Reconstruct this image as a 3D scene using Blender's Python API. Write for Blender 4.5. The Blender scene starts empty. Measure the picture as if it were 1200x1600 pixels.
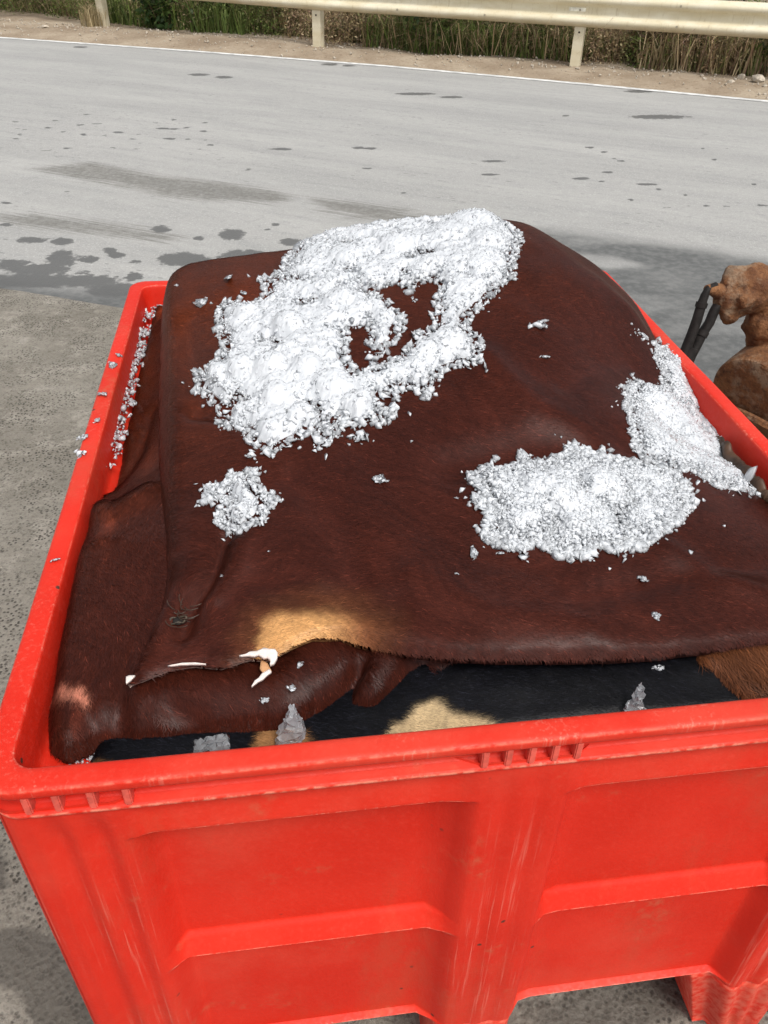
import bpy, bmesh, math
import numpy as np
from mathutils import Matrix, Vector

SC = bpy.context.scene
COL = SC.collection
rng = np.random.default_rng(7)

# ------------------------------------------------------------------ camera
CX, CY, CZ, YAW, PIT, ROL, FPX = .2873, -.4571, 1.4573, .1461, .6420, .0240, 1271.7
FW = np.array([math.sin(YAW)*math.cos(PIT), math.cos(YAW)*math.cos(PIT), -math.sin(PIT)])
_r0 = np.array([math.cos(YAW), -math.sin(YAW), 0.]); _u0 = np.cross(_r0, FW)
RT = _r0*math.cos(ROL)+_u0*math.sin(ROL); UP = -_r0*math.sin(ROL)+_u0*math.cos(ROL)
CAM = np.array([CX, CY, CZ])
cd = bpy.data.cameras.new('camera'); co = bpy.data.objects.new('camera', cd); COL.objects.link(co)
m = Matrix.Identity(4)
for i in range(3):
    m[i][0] = RT[i]; m[i][1] = UP[i]; m[i][2] = -FW[i]; m[i][3] = CAM[i]
co.matrix_world = m
cd.sensor_fit = 'VERTICAL'; cd.sensor_height = 24; cd.sensor_width = 18; cd.lens = 24*FPX/1600
cd.clip_start = .02; cd.clip_end = 2000
SC.camera = co

# ------------------------------------------------------------------ sky, sun, exposure
SUN_EL, SUN_AZ = math.radians(58), math.radians(158)     # azimuth from +Y towards +X
W = bpy.data.worlds.new('World'); SC.world = W; W.use_nodes = True
wn = W.node_tree.nodes; wl = W.node_tree.links
bg = wn['Background']
sky = wn.new('ShaderNodeTexSky'); sky.sky_type = 'NISHITA'; sky.sun_disc = False
sky.sun_elevation = SUN_EL; sky.sun_rotation = SUN_AZ; sky.air_density = 1.0; sky.dust_density = 4.0; sky.ozone_density = 1.0
hs = wn.new('ShaderNodeHueSaturation'); hs.inputs['Saturation'].default_value = .25
wl.new(sky.outputs[0], hs.inputs['Color']); wl.new(hs.outputs[0], bg.inputs[0])
bg.inputs[1].default_value = .125
sd = bpy.data.lights.new('sun', 'SUN'); sd.energy = 1.4; sd.angle = math.radians(20); sd.color = (1, .96, .9)
so = bpy.data.objects.new('sun', sd); COL.objects.link(so)
sdir = Vector((math.sin(SUN_AZ)*math.cos(SUN_EL), math.cos(SUN_AZ)*math.cos(SUN_EL), math.sin(SUN_EL)))
so.rotation_euler = sdir.to_track_quat('Z', 'Y').to_euler(); so.location = sdir*20
SC.view_settings.view_transform = 'Standard'; SC.view_settings.look = 'None'
SC.view_settings.exposure = .5; SC.view_settings.gamma = 1
SC.view_settings.use_curve_mapping = False
SC.cycles.max_bounces = 10; SC.cycles.diffuse_bounces = 7; SC.cycles.transmission_bounces = 6; SC.cycles.transparent_max_bounces = 12
SC.cycles.caustics_reflective = False; SC.cycles.caustics_refractive = False
SC.cycles.use_denoising = True

# ------------------------------------------------------------------ maths helpers
def S2L(*c):
    return tuple(((v/255)/12.92 if v/255 <= .04045 else ((v/255+.055)/1.055)**2.4) for v in c)
def smooth(a, b, x):
    t = np.clip((x-a)/(b-a), 0, 1); return t*t*(3-2*t)
def ray(x, y):
    d = FW*FPX+RT*(x-600)-UP*(y-800); return d/np.linalg.norm(d)
def on_z(x, y, z=0.):
    d = ray(x, y); return CAM+d*(z-CZ)/d[2]
def on_y(x, y, Y):
    d = ray(x, y); return CAM+d*(Y-CY)/d[1]
def _hash(i, j, s):
    n = (i*374761393+j*668265263+s*1442695041) & 0xffffffff
    n = ((n ^ (n >> 13))*1274126177) & 0xffffffff
    return ((n ^ (n >> 16)) & 0xffff)/65535.
def vnoise(x, y, s=0):
    x = np.asarray(x, float); y = np.asarray(y, float)
    i = np.floor(x).astype(np.int64); j = np.floor(y).astype(np.int64)
    fx = x-i; fy = y-j; fx = fx*fx*(3-2*fx); fy = fy*fy*(3-2*fy)
    a = _hash(i, j, s); b = _hash(i+1, j, s); c = _hash(i, j+1, s); d = _hash(i+1, j+1, s)
    return (a*(1-fx)+b*fx)*(1-fy)+(c*(1-fx)+d*fx)*fy
def fbm(x, y, o=3, s=0):
    r = 0; a = .5
    for k in range(o):
        r = r+a*(vnoise(x*2**k, y*2**k, s+k*17)-.5); a *= .5
    return r*2          # about -1..1
def sdf(P, poly):
    """signed distance (positive inside), nearest point"""
    P = np.asarray(P, float); Q = np.asarray(poly, float)
    best = np.full(len(P), 1e9); near = np.zeros_like(P); ins = np.zeros(len(P), bool)
    for k in range(len(Q)):
        a = Q[k]; b = Q[(k+1) % len(Q)]; e = b-a
        t = np.clip(((P-a)@e)/max(e@e, 1e-12), 0, 1); n = a+t[:, None]*e
        d = np.hypot(*(P-n).T); mk = d < best
        best = np.where(mk, d, best); near[mk] = n[mk]
        c = ((a[1] > P[:, 1]) != (b[1] > P[:, 1]))
        with np.errstate(divide='ignore', invalid='ignore'):
            xi = (b[0]-a[0])*(P[:, 1]-a[1])/(b[1]-a[1])+a[0]
        ins ^= c & (P[:, 0] < xi)
    return np.where(ins, best, -best), near
def seg_dist(P, line):
    best = np.full(len(P), 1e9)
    Q = np.asarray(line, float)
    for k in range(len(Q)-1):
        a = Q[k]; e = Q[k+1]-a
        t = np.clip(((P-a)@e)/max(e@e, 1e-12), 0, 1)
        best = np.minimum(best, np.hypot(*(P-(a+t[:, None]*e)).T))
    return best
class TPS:
    def __init__(s, pts, reg=1e-4):
        p = np.array(pts, float); s.p = p[:, :2]; n = len(p)
        K = s.k(s.p)+np.eye(n)*reg; A = np.zeros((n+3, n+3)); A[:n, :n] = K
        A[:n, n] = 1; A[:n, n+1:] = s.p; A[n:, :n] = A[:n, n:].T
        s.w = np.linalg.solve(A, np.r_[p[:, 2], 0, 0, 0])
    def k(s, q):
        r = np.hypot(q[:, None, 0]-s.p[None, :, 0], q[:, None, 1]-s.p[None, :, 1])
        return r*r*np.log(r+1e-9)
    def __call__(s, x, y):
        q = np.c_[np.ravel(x), np.ravel(y)]; n = len(s.p)
        out = np.concatenate([s.k(c)@s.w[:n]+s.w[n]+c@s.w[n+1:] for c in np.array_split(q, max(1, len(q)//20000))])
        return out.reshape(np.shape(x))
def march(pts, zf, t0=.6, t1=3.2, n=500):
    """photo pixels -> points where their rays first meet the surface z = zf(x, y)"""
    out = []
    t = np.linspace(t0, t1, n)
    for (x, y) in pts:
        d = ray(x, y); P = CAM+d*t[:, None]
        g = P[:, 2]-zf(P[:, 0], P[:, 1])
        k = np.argmax(g < 0) if (g < 0).any() else -1
        if k > 0:
            f = g[k-1]/(g[k-1]-g[k]); p = P[k-1]*(1-f)+P[k]*f
        else:
            ok = (P[:, 0] > 0) & (P[:, 0] < 1.2) & (P[:, 1] > 0) & (P[:, 1] < 1.25)
            p = P[np.argmin(np.where(ok, g, 9))]
        out.append(p)
    return np.array(out)

# ------------------------------------------------------------------ object helpers
def tag(o, label=None, cat=None, group=None, kind=None):
    if label: o['label'] = label
    if cat: o['category'] = cat
    if group: o['group'] = group
    if kind: o['kind'] = kind
    return o
def empty(name, loc=(0, 0, 0), rz=0):
    o = bpy.data.objects.new(name, None); o.empty_display_size = .1
    o.location = loc; o.rotation_euler = (0, 0, rz); COL.objects.link(o); return o
def link(name, me, mat=None, parent=None):
    o = bpy.data.objects.new(name, me); COL.objects.link(o)
    if mat is not None and not me.materials: me.materials.append(mat)
    if parent: o.parent = parent
    return o
def mesh_np(name, V, tris=None, quads=None, smooth_=False, cols=None, attrs=None):
    V = np.asarray(V, np.float32); me = bpy.data.meshes.new(name)
    loops = []; starts = []; n = 0
    if quads is not None and len(quads):
        q = np.asarray(quads, np.int32); loops.append(q.ravel()); starts.append(n+np.arange(len(q))*4); n += len(q)*4
    if tris is not None and len(tris):
        t = np.asarray(tris, np.int32); loops.append(t.ravel()); starts.append(n+np.arange(len(t))*3); n += len(t)*3
    L = np.concatenate(loops); S = np.concatenate(starts).astype(np.int32)
    me.vertices.add(len(V)); me.vertices.foreach_set('co', V.ravel())
    me.loops.add(len(L)); me.loops.foreach_set('vertex_index', L)
    me.polygons.add(len(S)); me.polygons.foreach_set('loop_start', S)
    me.update(calc_edges=True)
    if cols is not None:
        a = me.attributes.new('Col', 'FLOAT_COLOR', 'POINT')
        c = np.ones((len(V), 4), np.float32); c[:, :3] = cols; a.data.foreach_set('color', c.ravel())
    for k, v in (attrs or {}).items():
        a = me.attributes.new(k, 'FLOAT', 'POINT'); a.data.foreach_set('value', np.asarray(v, np.float32))
    if smooth_: me.polygons.foreach_set('use_smooth', np.ones(len(S), bool))
    return me
def bm_mesh(name, bm, smooth_=False):
    me = bpy.data.meshes.new(name); bm.normal_update(); bm.to_mesh(me); bm.free()
    if smooth_: me.polygons.foreach_set('use_smooth', np.ones(len(me.polygons), bool))
    return me
def box_mesh(name, x0, x1, y0, y1, z0, z1, bev=0.):
    bm = bmesh.new(); bmesh.ops.create_cube(bm, size=1)
    for v in bm.verts:
        v.co = Vector((x0+(v.co.x+.5)*(x1-x0), y0+(v.co.y+.5)*(y1-y0), z0+(v.co.z+.5)*(z1-z0)))
    if bev: bmesh.ops.bevel(bm, geom=bm.edges[:], offset=bev, segments=2, affect='EDGES')
    return bm_mesh(name, bm, False)
def tube_mesh(name, pts, rad, seg=12, caps=True):
    P = [Vector(p) for p in pts]; rad = [rad]*len(P) if np.isscalar(rad) else rad
    bm = bmesh.new(); rings = []; up = Vector((.13, .27, .95))
    for i, p in enumerate(P):
        t = (P[min(i+1, len(P)-1)]-P[max(i-1, 0)]).normalized()
        a = t.cross(up).normalized(); b = t.cross(a)
        rings.append([bm.verts.new(p+(a*math.cos(k*2*math.pi/seg)+b*math.sin(k*2*math.pi/seg))*rad[i]) for k in range(seg)])
    for r, q in zip(rings, rings[1:]):
        for k in range(seg): bm.faces.new((r[k], r[(k+1) % seg], q[(k+1) % seg], q[k]))
    if caps: bm.faces.new(rings[0][::-1]); bm.faces.new(rings[-1])
    bmesh.ops.recalc_face_normals(bm, faces=bm.faces[:])
    me = bm_mesh(name, bm, True); me.set_sharp_from_angle(angle=math.radians(40)); return me

# ------------------------------------------------------------------ material helpers
class NT:
    def __init__(s, name):
        s.m = bpy.data.materials.new(name); s.m.use_nodes = True
        s.t = s.m.node_tree; s.b = s.t.nodes['Principled BSDF']; s.out = s.t.nodes['Material Output']
    def n(s, typ, **kw):
        nd = s.t.nodes.new(typ)
        for k, v in kw.items():
            if k.startswith('_'): setattr(nd, k[1:], v)
            else: s.set(nd.inputs[k.replace('__', ' ')], v)
        return nd
    def set(s, sock, v):
        if isinstance(v, bpy.types.NodeSocket): s.t.links.new(v, sock)
        elif isinstance(v, bpy.types.Node): s.t.links.new(v.outputs[0], sock)
        elif isinstance(v, tuple) and len(v) == 3 and sock.type == 'RGBA': sock.default_value = (*v, 1)
        else: sock.default_value = v
    def P(s, **kw):
        for k, v in kw.items(): s.set(s.b.inputs[k.replace('__', ' ')], v)
    def coord(s, scale=(1, 1, 1), rot=(0, 0, 0)):
        """object coordinates turned by rot, then scaled"""
        tc = s.n('ShaderNodeTexCoord'); mp = s.n('ShaderNodeMapping')
        mp.vector_type = 'TEXTURE'
        s.t.links.new(tc.outputs['Object'], mp.inputs['Vector'])
        mp.inputs['Scale'].default_value = tuple(1/v for v in scale); mp.inputs['Rotation'].default_value = tuple(-v for v in rot)
        return mp.outputs[0]
    def noise(s, scale, vec=None, detail=4, rough=.55, dist=0):
        nd = s.n('ShaderNodeTexNoise', Scale=scale, Detail=detail, Roughness=rough, Distortion=dist)
        if vec is None: vec = s.coord()
        s.t.links.new(vec, nd.inputs['Vector']); return nd.outputs['Fac']
    def vor(s, scale, vec=None, feature='F1', rand=1.):
        nd = s.n('ShaderNodeTexVoronoi', _feature=feature, Scale=scale, Randomness=rand)
        if vec is None: vec = s.coord()
        s.t.links.new(vec, nd.inputs['Vector']); return nd
    def ramp(s, fac, a, b, lo=0., hi=1.):
        nd = s.n('ShaderNodeMapRange', _interpolation_type='SMOOTHSTEP')
        s.set(nd.inputs[0], fac)
        for i, v in enumerate((a, b, lo, hi)): nd.inputs[i+1].default_value = v
        return nd.outputs[0]
    def mix(s, fac, a, b, mode='MIX'):
        nd = s.n('ShaderNodeMix', _data_type='RGBA', _blend_type=mode)
        s.set(nd.inputs[0], fac); s.set(nd.inputs[6], a); s.set(nd.inputs[7], b); return nd.outputs[2]
    def math(s, op, a, b=0., c=None):
        nd = s.n('ShaderNodeMath', _operation=op); s.set(nd.inputs[0], a); s.set(nd.inputs[1], b)
        if c is not None: s.set(nd.inputs[2], c)
        return nd.outputs[0]
    def attr(s, name, col=False):
        nd = s.n('ShaderNodeAttribute'); nd.attribute_name = name; return nd.outputs['Color' if col else 'Fac']
    def bump(s, h, strength=.3, dist=.01, nrm=None):
        nd = s.n('ShaderNodeBump', Strength=strength, Distance=dist, Height=h)
        if nrm is not None: s.set(nd.inputs['Normal'], nrm)
        s.t.links.new(nd.outputs[0], s.b.inputs['Normal']); return nd.outputs[0]

def mat_red():
    k = NT('red_plastic')
    c = k.mix(k.ramp(k.noise(5, detail=6), .35, .7), (.60, .018, .0060), (.68, .026, .0105))
    c = k.mix(k.ramp(k.noise(3.2, detail=7, rough=.65), .45, .7, 0, .5), c, (.66, .075, .042))
    fine = k.noise(170, detail=3)
    c = k.mix(k.ramp(fine, .5, .75, 0, .2), c, (.72, .07, .04))
    # scratches running up and down the posts, rubbed pale
    sv = k.coord((150, 150, 3.5)); scr = k.noise(1.6, sv, detail=4, rough=.6)
    patch = k.noise(7, k.coord((1, 1, .55)), detail=3)
    wear = k.attr('wear')
    w1 = k.math('MULTIPLY', k.ramp(scr, .53, .68), k.ramp(patch, .42, .62))
    w1 = k.math('MULTIPLY', w1, k.ramp(wear, .15, .8))
    c = k.mix(k.math('MULTIPLY', w1, .55), c, (.76, .30, .22))
    ed = k.math('MULTIPLY', k.ramp(wear, .55, 1.0), k.ramp(k.noise(90, detail=5), .36, .62))
    c = k.mix(k.math('MULTIPLY', ed, .7), c, (.80, .30, .20))
    # brown dirt rubbed on
    c = k.mix(k.math('MULTIPLY', k.ramp(k.noise(4.5, k.coord((1, 1, .4)), detail=8, rough=.72), .52, .68), .35), c, (.45, .075, .035))
    dirt = k.math('MULTIPLY', k.ramp(k.noise(9, detail=7, rough=.7), .56, .70), k.ramp(k.noise(70, detail=4), .4, .65))
    c = k.mix(k.math('MULTIPLY', dirt, .38), c, (.42, .16, .08))
    sp = k.vor(26); spk = k.math('MULTIPLY', k.ramp(sp.outputs['Distance'], .10, .05), k.ramp(k.noise(11), .54, .62))
    c = k.mix(spk, c, (.08, .03, .02))
    k.P(Base__Color=c, Roughness=k.ramp(fine, .3, .7, .45, .65), Specular__IOR__Level=.28)
    k.bump(k.math('ADD', k.noise(240, detail=2), k.math('MULTIPLY', k.noise(40, detail=4), 1.5)), .16, .0015)
    return k.m
def mat_hide():
    k = NT('hide_skin')
    st = k.noise(1, k.coord((260, 90, 260), (0, 0, .5)), detail=4)
    c = k.mix(k.ramp(st, .3, .7, .0, .5), k.attr('Col', True), (.006, .004, .004))
    k.P(Base__Color=c, Roughness=.62, Specular__IOR__Level=.15)
    k.bump(st, .5, .002); return k.m
def mat_fur():
    k = NT('fur')
    k.P(Base__Color=k.attr('Col', True), Roughness=.40, Specular__IOR__Level=.17)
    return k.m
def mat_ice():
    k = NT('crushed_ice')
    cl = k.attr('clear'); n = k.noise(160, detail=4)
    k.P(Base__Color=(.83, .86, .895), Roughness=.35, IOR=1.31, Specular__IOR__Level=.4)
    nb = k.bump(k.math('ADD', k.noise(520, detail=3), n), .3, .0012)
    tr = k.n('ShaderNodeBsdfTranslucent'); k.set(tr.inputs[0], (.95, .965, .985))
    mx = k.n('ShaderNodeMixShader'); mx.inputs[0].default_value = .28
    k.t.links.new(k.b.outputs[0], mx.inputs[1]); k.t.links.new(tr.outputs[0], mx.inputs[2])
    tp = k.n('ShaderNodeBsdfTransparent'); k.set(tp.inputs[0], (.97, .98, .99))
    m2 = k.n('ShaderNodeMixShader'); k.set(m2.inputs[0], k.math('MULTIPLY', cl, .5))
    k.t.links.new(mx.outputs[0], m2.inputs[1]); k.t.links.new(tp.outputs[0], m2.inputs[2])
    # the wet film on top
    gl = k.n('ShaderNodeBsdfGlossy'); gl.inputs['Roughness'].default_value = .10; k.t.links.new(nb, gl.inputs['Normal'])
    fr = k.n('ShaderNodeFresnel', IOR=1.31); m3 = k.n('ShaderNodeMixShader'); k.set(m3.inputs[0], fr.outputs[0])
    k.t.links.new(m2.outputs[0], m3.inputs[1]); k.t.links.new(gl.outputs[0], m3.inputs[2])
    k.t.links.new(m3.outputs[0], k.out.inputs[0])
    return k.m
def mat_road():
    k = NT('dusty_asphalt')
    al = k.coord((1, 1, 1), (0, 0, .55))
    stv = k.coord((.35, 2.2, 1), (0, 0, .55))
    base = k.mix(k.ramp(k.noise(1.1, stv, detail=6), .25, .75), (.315, .312, .298), (.388, .382, .362))
    base = k.mix(k.ramp(k.noise(5, stv, detail=7, rough=.65), .45, .75, 0, .45), base, (.25, .254, .248))
    base = k.mix(k.ramp(k.noise(6, al, detail=8, rough=.7), .55, .75, 0, .3), base, (.45, .45, .43))
    g = k.vor(130); base = k.mix(k.ramp(g.outputs['Distance'], .5, .1, 0, .26), base, (.17, .17, .168))
    base = k.mix(k.ramp(k.noise(18, detail=8, rough=.75), .5, .68, 0, .4), base, (.235, .238, .233))
    base = k.mix(k.ramp(k.noise(85, detail=5, rough=.7), .52, .68, 0, .5), base, (.56, .56, .54))
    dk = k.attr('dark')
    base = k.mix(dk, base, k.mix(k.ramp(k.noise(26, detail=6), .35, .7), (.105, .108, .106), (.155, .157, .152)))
    # small wet drips in rows along the traffic
    vv = k.coord((3.2, 9, 1), (0, 0, .55)); sp = k.vor(1.6, vv)
    drip = k.math('MULTIPLY', k.ramp(k.math('ADD', sp.outputs['Distance'], k.math('MULTIPLY', k.noise(14), .25)), .25, .21),
                  k.ramp(k.noise(.8, k.coord((.6, 1.6, 1), (0, 0, .55)), detail=3), .50, .62))
    dv = k.vor(3.4, k.coord((3.2, 8, 1), (0, 0, .57)))
    drip2 = k.math('MULTIPLY', k.ramp(dv.outputs['Distance'], .20, .15), k.ramp(k.noise(1.1, k.coord((.5, 1.8, 1), (0, 0, .55)), detail=3), .53, .63))
    wet = k.math('MAXIMUM', k.ramp(k.math('ADD', k.attr('wet'), k.math('MULTIPLY', k.math('SUBTRACT', k.noise(26, detail=7, rough=.65), .5), 1.1)), .40, .62),
                 k.math('MAXIMUM', k.math('MULTIPLY', drip, .55), k.math('MULTIPLY', drip2, .5)))
    # rubbed smears, streaky along the traffic
    smn = k.noise(3, k.coord((.7, 16, 1), (0, 0, .52)), detail=6, rough=.65)
    sm = k.ramp(k.math('ADD', k.attr('smear'), k.math('MULTIPLY', k.math('SUBTRACT', smn, .5), 1.2)), .38, .78)
    sm = k.math('MULTIPLY', sm, k.ramp(k.noise(34, detail=6, rough=.7), .25, .7, .45, 1.0))
    c = k.mix(k.math('MULTIPLY', sm, .8), base, (.12, .114, .098))
    c = k.mix(k.math('MULTIPLY', wet, .9), c, (.098, .098, .094))
    k.P(Base__Color=c, Roughness=k.math('SUBTRACT', .9, k.math('MULTIPLY', wet, .38)), Specular__IOR__Level=.3)
    k.bump(k.math('ADD', g.outputs['Distance'], k.noise(45, detail=5)), .3, .004)
    return k.m
def mat_concrete():
    k = NT('rough_concrete')
    c = k.mix(k.ramp(k.noise(2.4, detail=7, rough=.6), .3, .7), (.185, .167, .136), (.285, .262, .220))
    c = k.mix(k.ramp(k.noise(9, detail=8, rough=.75), .48, .66, 0, .8), c, (.36, .33, .28))
    c = k.mix(k.ramp(k.noise(38, detail=7, rough=.75), .52, .66, 0, .7), c, (.105, .092, .074))
    gv = k.vor(95); c = k.mix(k.math('MULTIPLY', k.ramp(gv.outputs['Distance'], .45, .2), k.ramp(k.noise(6, detail=7, rough=.65), .38, .58)), c, (.050, .044, .036))
    c = k.mix(k.ramp(k.noise(210, detail=3), .55, .72, 0, .5), c, (.33, .31, .275))
    c = k.mix(k.ramp(k.noise(150, detail=3), .55, .7, 0, .55), c, (.068, .060, .050))
    wet = k.ramp(k.math('ADD', k.attr('wet'), k.math('MULTIPLY', k.math('SUBTRACT', k.noise(16, detail=6), .5), .9)), .40, .60)
    c = k.mix(k.math('MULTIPLY', wet, .6), c, (.065, .057, .047))
    k.P(Base__Color=c, Roughness=k.math('SUBTRACT', .92, k.math('MULTIPLY', wet, .6)), Specular__IOR__Level=.35)
    h = k.math('ADD', k.noise(70, detail=8, rough=.75), k.math('MULTIPLY', gv.outputs['Distance'], .5))
    k.bump(h, .9, .007)
    return k.m
def mat_dirt():
    k = NT('sandy_dirt')
    c = k.mix(k.ramp(k.noise(1.7, detail=8), .3, .7), (.26, .20, .14), (.40, .33, .245))
    c = k.mix(k.ramp(k.noise(22, detail=6), .5, .72, 0, .6), c, (.20, .135, .08))
    c = k.mix(k.ramp(k.noise(55, detail=5), .58, .75, 0, .6), c, (.55, .47, .36))
    k.P(Base__Color=c, Roughness=.95, Specular__IOR__Level=.2)
    k.bump(k.noise(20, detail=8, rough=.65), .7, .03); return k.m
def mat_cream():
    k = NT('cream_paint')
    c = k.mix(k.ramp(k.noise(3, k.coord((1, 1, 3)), detail=5), .35, .7), (.64, .57, .40), (.74, .69, .54))
    st = k.noise(5, k.coord((9, 9, .6)), detail=6, rough=.7)
    c = k.mix(k.ramp(st, .52, .72, 0, .45), c, (.42, .32, .16))
    k.P(Base__Color=c, Roughness=.5, Specular__IOR__Level=.35); k.bump(k.noise(60), .1, .003); return k.m
def mat_rust():
    k = NT('rusty_iron')
    c = k.mix(k.ramp(k.noise(12, detail=7, rough=.6), .3, .7), (.105, .040, .016), (.25, .115, .048))
    c = k.mix(k.ramp(k.noise(9, detail=7, rough=.65), .5, .62, 0, .8), c, (.27, .195, .13))
    c = k.mix(k.ramp(k.noise(60, detail=5), .52, .68, 0, .6), c, (.075, .032, .018))
    c = k.mix(k.ramp(k.noise(25, detail=8, rough=.75), .50, .66, 0, .6), c, (.07, .034, .020))
    k.P(Base__Color=c, Roughness=.85, Specular__IOR__Level=.3)
    k.bump(k.math('ADD', k.noise(90, detail=6), k.noise(22, detail=6)), .9, .008); return k.m
def mat_plain(name, col, rough=.6, var=.25, scale=20, spec=.4, bump=.2, bd=.003):
    k = NT(name); d = tuple(v*(1-var) for v in col); l = tuple(min(v*(1+var), 1) for v in col)
    nz = k.noise(scale, detail=6)
    k.P(Base__Color=k.mix(k.ramp(nz, .3, .7), d, l), Roughness=rough, Specular__IOR__Level=spec)
    k.bump(nz, bump, bd); return k.m
def mat_leaf(name):
    k = NT(name); c = k.attr('Col', True)
    k.P(Base__Color=c, Roughness=.55, Specular__IOR__Level=.3)
    tr = k.n('ShaderNodeBsdfTranslucent'); k.set(tr.inputs[0], c)
    mx = k.n('ShaderNodeMixShader'); mx.inputs[0].default_value = .3
    k.t.links.new(k.b.outputs[0], mx.inputs[1]); k.t.links.new(tr.outputs[0], mx.inputs[2])
    k.t.links.new(mx.outputs[0], k.out.inputs[0]); return k.m
RED, REDRIB, HIDE, FUR, ICE = mat_red(), mat_plain('lit_rib_red_plastic', (.66, .10, .07), .55, .2, 90, .4, .2, .001), mat_hide(), mat_fur(), mat_ice()  # ribs get a paler red, light painted in against the shaded slots
ROAD, CONC, DIRT, CREAM, RUST = mat_road(), mat_concrete(), mat_dirt(), mat_cream(), mat_rust()
RUBBER = mat_plain('black_rubber', (.013, .011, .010), .7, .4, 60, .25)
FLESH = mat_plain('white_skin', (.74, .65, .60), .4, .14, 120)
LEAF = mat_leaf('plant_leaf')
STEM = mat_plain('plant_stem', (.16, .11, .06), .8)
STONE = mat_plain('stone', (.42, .37, .30), .9, .3, 30)
STEEL = mat_plain('dull_steel', (.30, .27, .20), .5)
WHITE = mat_plain('white_line_paint', (.62, .62, .60), .8, .25, 9)
WRINK = mat_plain('bare_brown_skin', (.060, .032, .018), .5, .5, 40, .4, .4)
DARK = mat_plain('painted_hollow_shade', (.012, .008, .006), .8)
HORN = mat_plain('grey_horn', (.055, .042, .028), .5, .6, 200)

# ================================================================== THE SETTING
EDGE_PX = [(0, 57), (300, 78), (600, 101), (900, 128), (1200, 156)]
EDGE = np.array([on_z(*p, -.01)[:2] for p in EDGE_PX])
d0 = EDGE[0]-EDGE[1]; d0 /= np.linalg.norm(d0); d1 = EDGE[-1]-EDGE[-2]; d1 /= np.linalg.norm(d1)
EDGE = np.vstack([EDGE[0]+d0*60, EDGE[0]+d0*8, EDGE, EDGE[-1]+d1*5, EDGE[-1]+d1*60])
RD = (EDGE[-3]-EDGE[2]); RD /= np.linalg.norm(RD); RN = np.array([-RD[1], RD[0]])     # along the road, away from the camera
def above_edge(X, Y):                    # signed distance beyond the far road edge
    P = np.c_[np.ravel(X), np.ravel(Y)]
    poly = np.vstack([EDGE, EDGE[-1]+RN*90, EDGE[0]+RN*90])
    return sdf(P, poly)[0].reshape(np.shape(X))
def grid(xs, ys, zf, name, mat, attrs=None, keep=None):
    X, Y = np.meshgrid(xs, ys); Z = zf(X, Y); nx, ny = len(xs), len(ys)
    i = np.arange(nx*ny).reshape(ny, nx)
    Q = np.stack([i[:-1, :-1], i[:-1, 1:], i[1:, 1:], i[1:, :-1]], -1).reshape(-1, 4)
    if keep is not None: Q = Q[keep(X, Y).ravel()[Q].all(1)]
    at = {k: f(X, Y).ravel() for k, f in (attrs or {}).items()}
    o = link(name, mesh_np(name, np.c_[X.ravel(), Y.ravel(), Z.ravel()], quads=Q, smooth_=True, attrs=at), mat)
    return tag(o, kind='structure')
# ground under everything, out past the horizon
xs = np.r_[-900, -300, -100, -40, np.linspace(-14, 20, 120), 40, 100, 300, 900]
ys = np.r_[-900, -300, -100, -30, -6, 0, np.linspace(3, 24, 110), 40, 100, 300, 900]
def ground_z(X, Y):
    e = above_edge(X, Y)
    return np.where(e > .0, -.022+smooth(0, .5, e)*.05+fbm(X*1.7, Y*1.7, 4, 3)*.05*smooth(.05, .6, e)+.25*smooth(1.6, 5, e), -.035)
tag(grid(xs, ys, ground_z, 'ground', DIRT), 'sandy brown verge and land beyond the road', 'ground')
# road
def blob_field(blobs):
    C = []
    for (x, y, a, b) in blobs:
        c = on_z(x, y, -.01)[:2]; u = on_z(x+a, y, -.01)[:2]-c; v = on_z(x, y+b, -.01)[:2]-c
        C.append((c, np.linalg.inv(np.array([u, v]).T)))
    def f(X, Y):
        o = np.zeros(X.shape)
        for c, A in C:
            dx, dy = X-c[0], Y-c[1]
            r = np.hypot(A[0, 0]*dx+A[0, 1]*dy, A[1, 0]*dx+A[1, 1]*dy)
            o = np.maximum(o, np.clip(1.0-.5*r**1.3, 0, 1))
        return o
    return f
SPOTS = [(362, 365, 20, 9), (452, 377, 16, 6.5), (48, 374, 23, 5), (95, 376, 18, 6), (95, 403, 24, 14), (170, 390, 12, 5), (182, 398, 14, 5),
         (140, 404, 14, 6), (212, 408, 10, 3.5), (285, 404, 40, 11), (385, 398, 42, 9), (211, 431, 13, 7), (310, 371, 9, 4), (252, 357, 16, 6),
         (132, 425, 8, 3), (18, 412, 28, 9), (8, 350, 10, 3), (10, 316, 10, 2), (420, 358, 5, 2.5), (60, 420, 50, 9), (130, 437, 60, 9),
         (180, 452, 46, 12), (60, 437, 80, 12), (310, 116, 16, 2), (350, 120, 14, 2), (650, 146, 32, 2.2), (705, 151, 20, 1.8), (1030, 182, 46, 3.5),
         (1000, 142, 24, 2.2), (515, 100, 13, 2), (545, 102, 10, 1.5), (125, 73, 11, 1.5), (388, 264, 5, 2), (105, 299, 4, 2), (430, 350, 8, 3),
         (440, 232, 18, 2), (560, 230, 10, 2), (580, 231, 9, 2), (184, 206, 9, 1.6), (255, 200, 12, 1.6), (265, 216, 10, 1.6), (318, 204, 7, 1.6),
         (770, 251, 20, 1.8), (765, 272, 16, 1.8), (908, 278, 14, 2), (1010, 287, 20, 1.7), (950, 268, 10, 1.7), (1190, 320, 8, 2), (884, 180, 6, 1.5)]
for k in range(34):
    SPOTS.append((rng.uniform(20, 330), rng.uniform(178, 238), rng.uniform(2, 7), rng.uniform(.9, 1.8)))
for k in range(26):
    SPOTS.append((rng.uniform(560, 1190), rng.uniform(225, 345), rng.uniform(2, 8), rng.uniform(.9, 1.8)))
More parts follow.
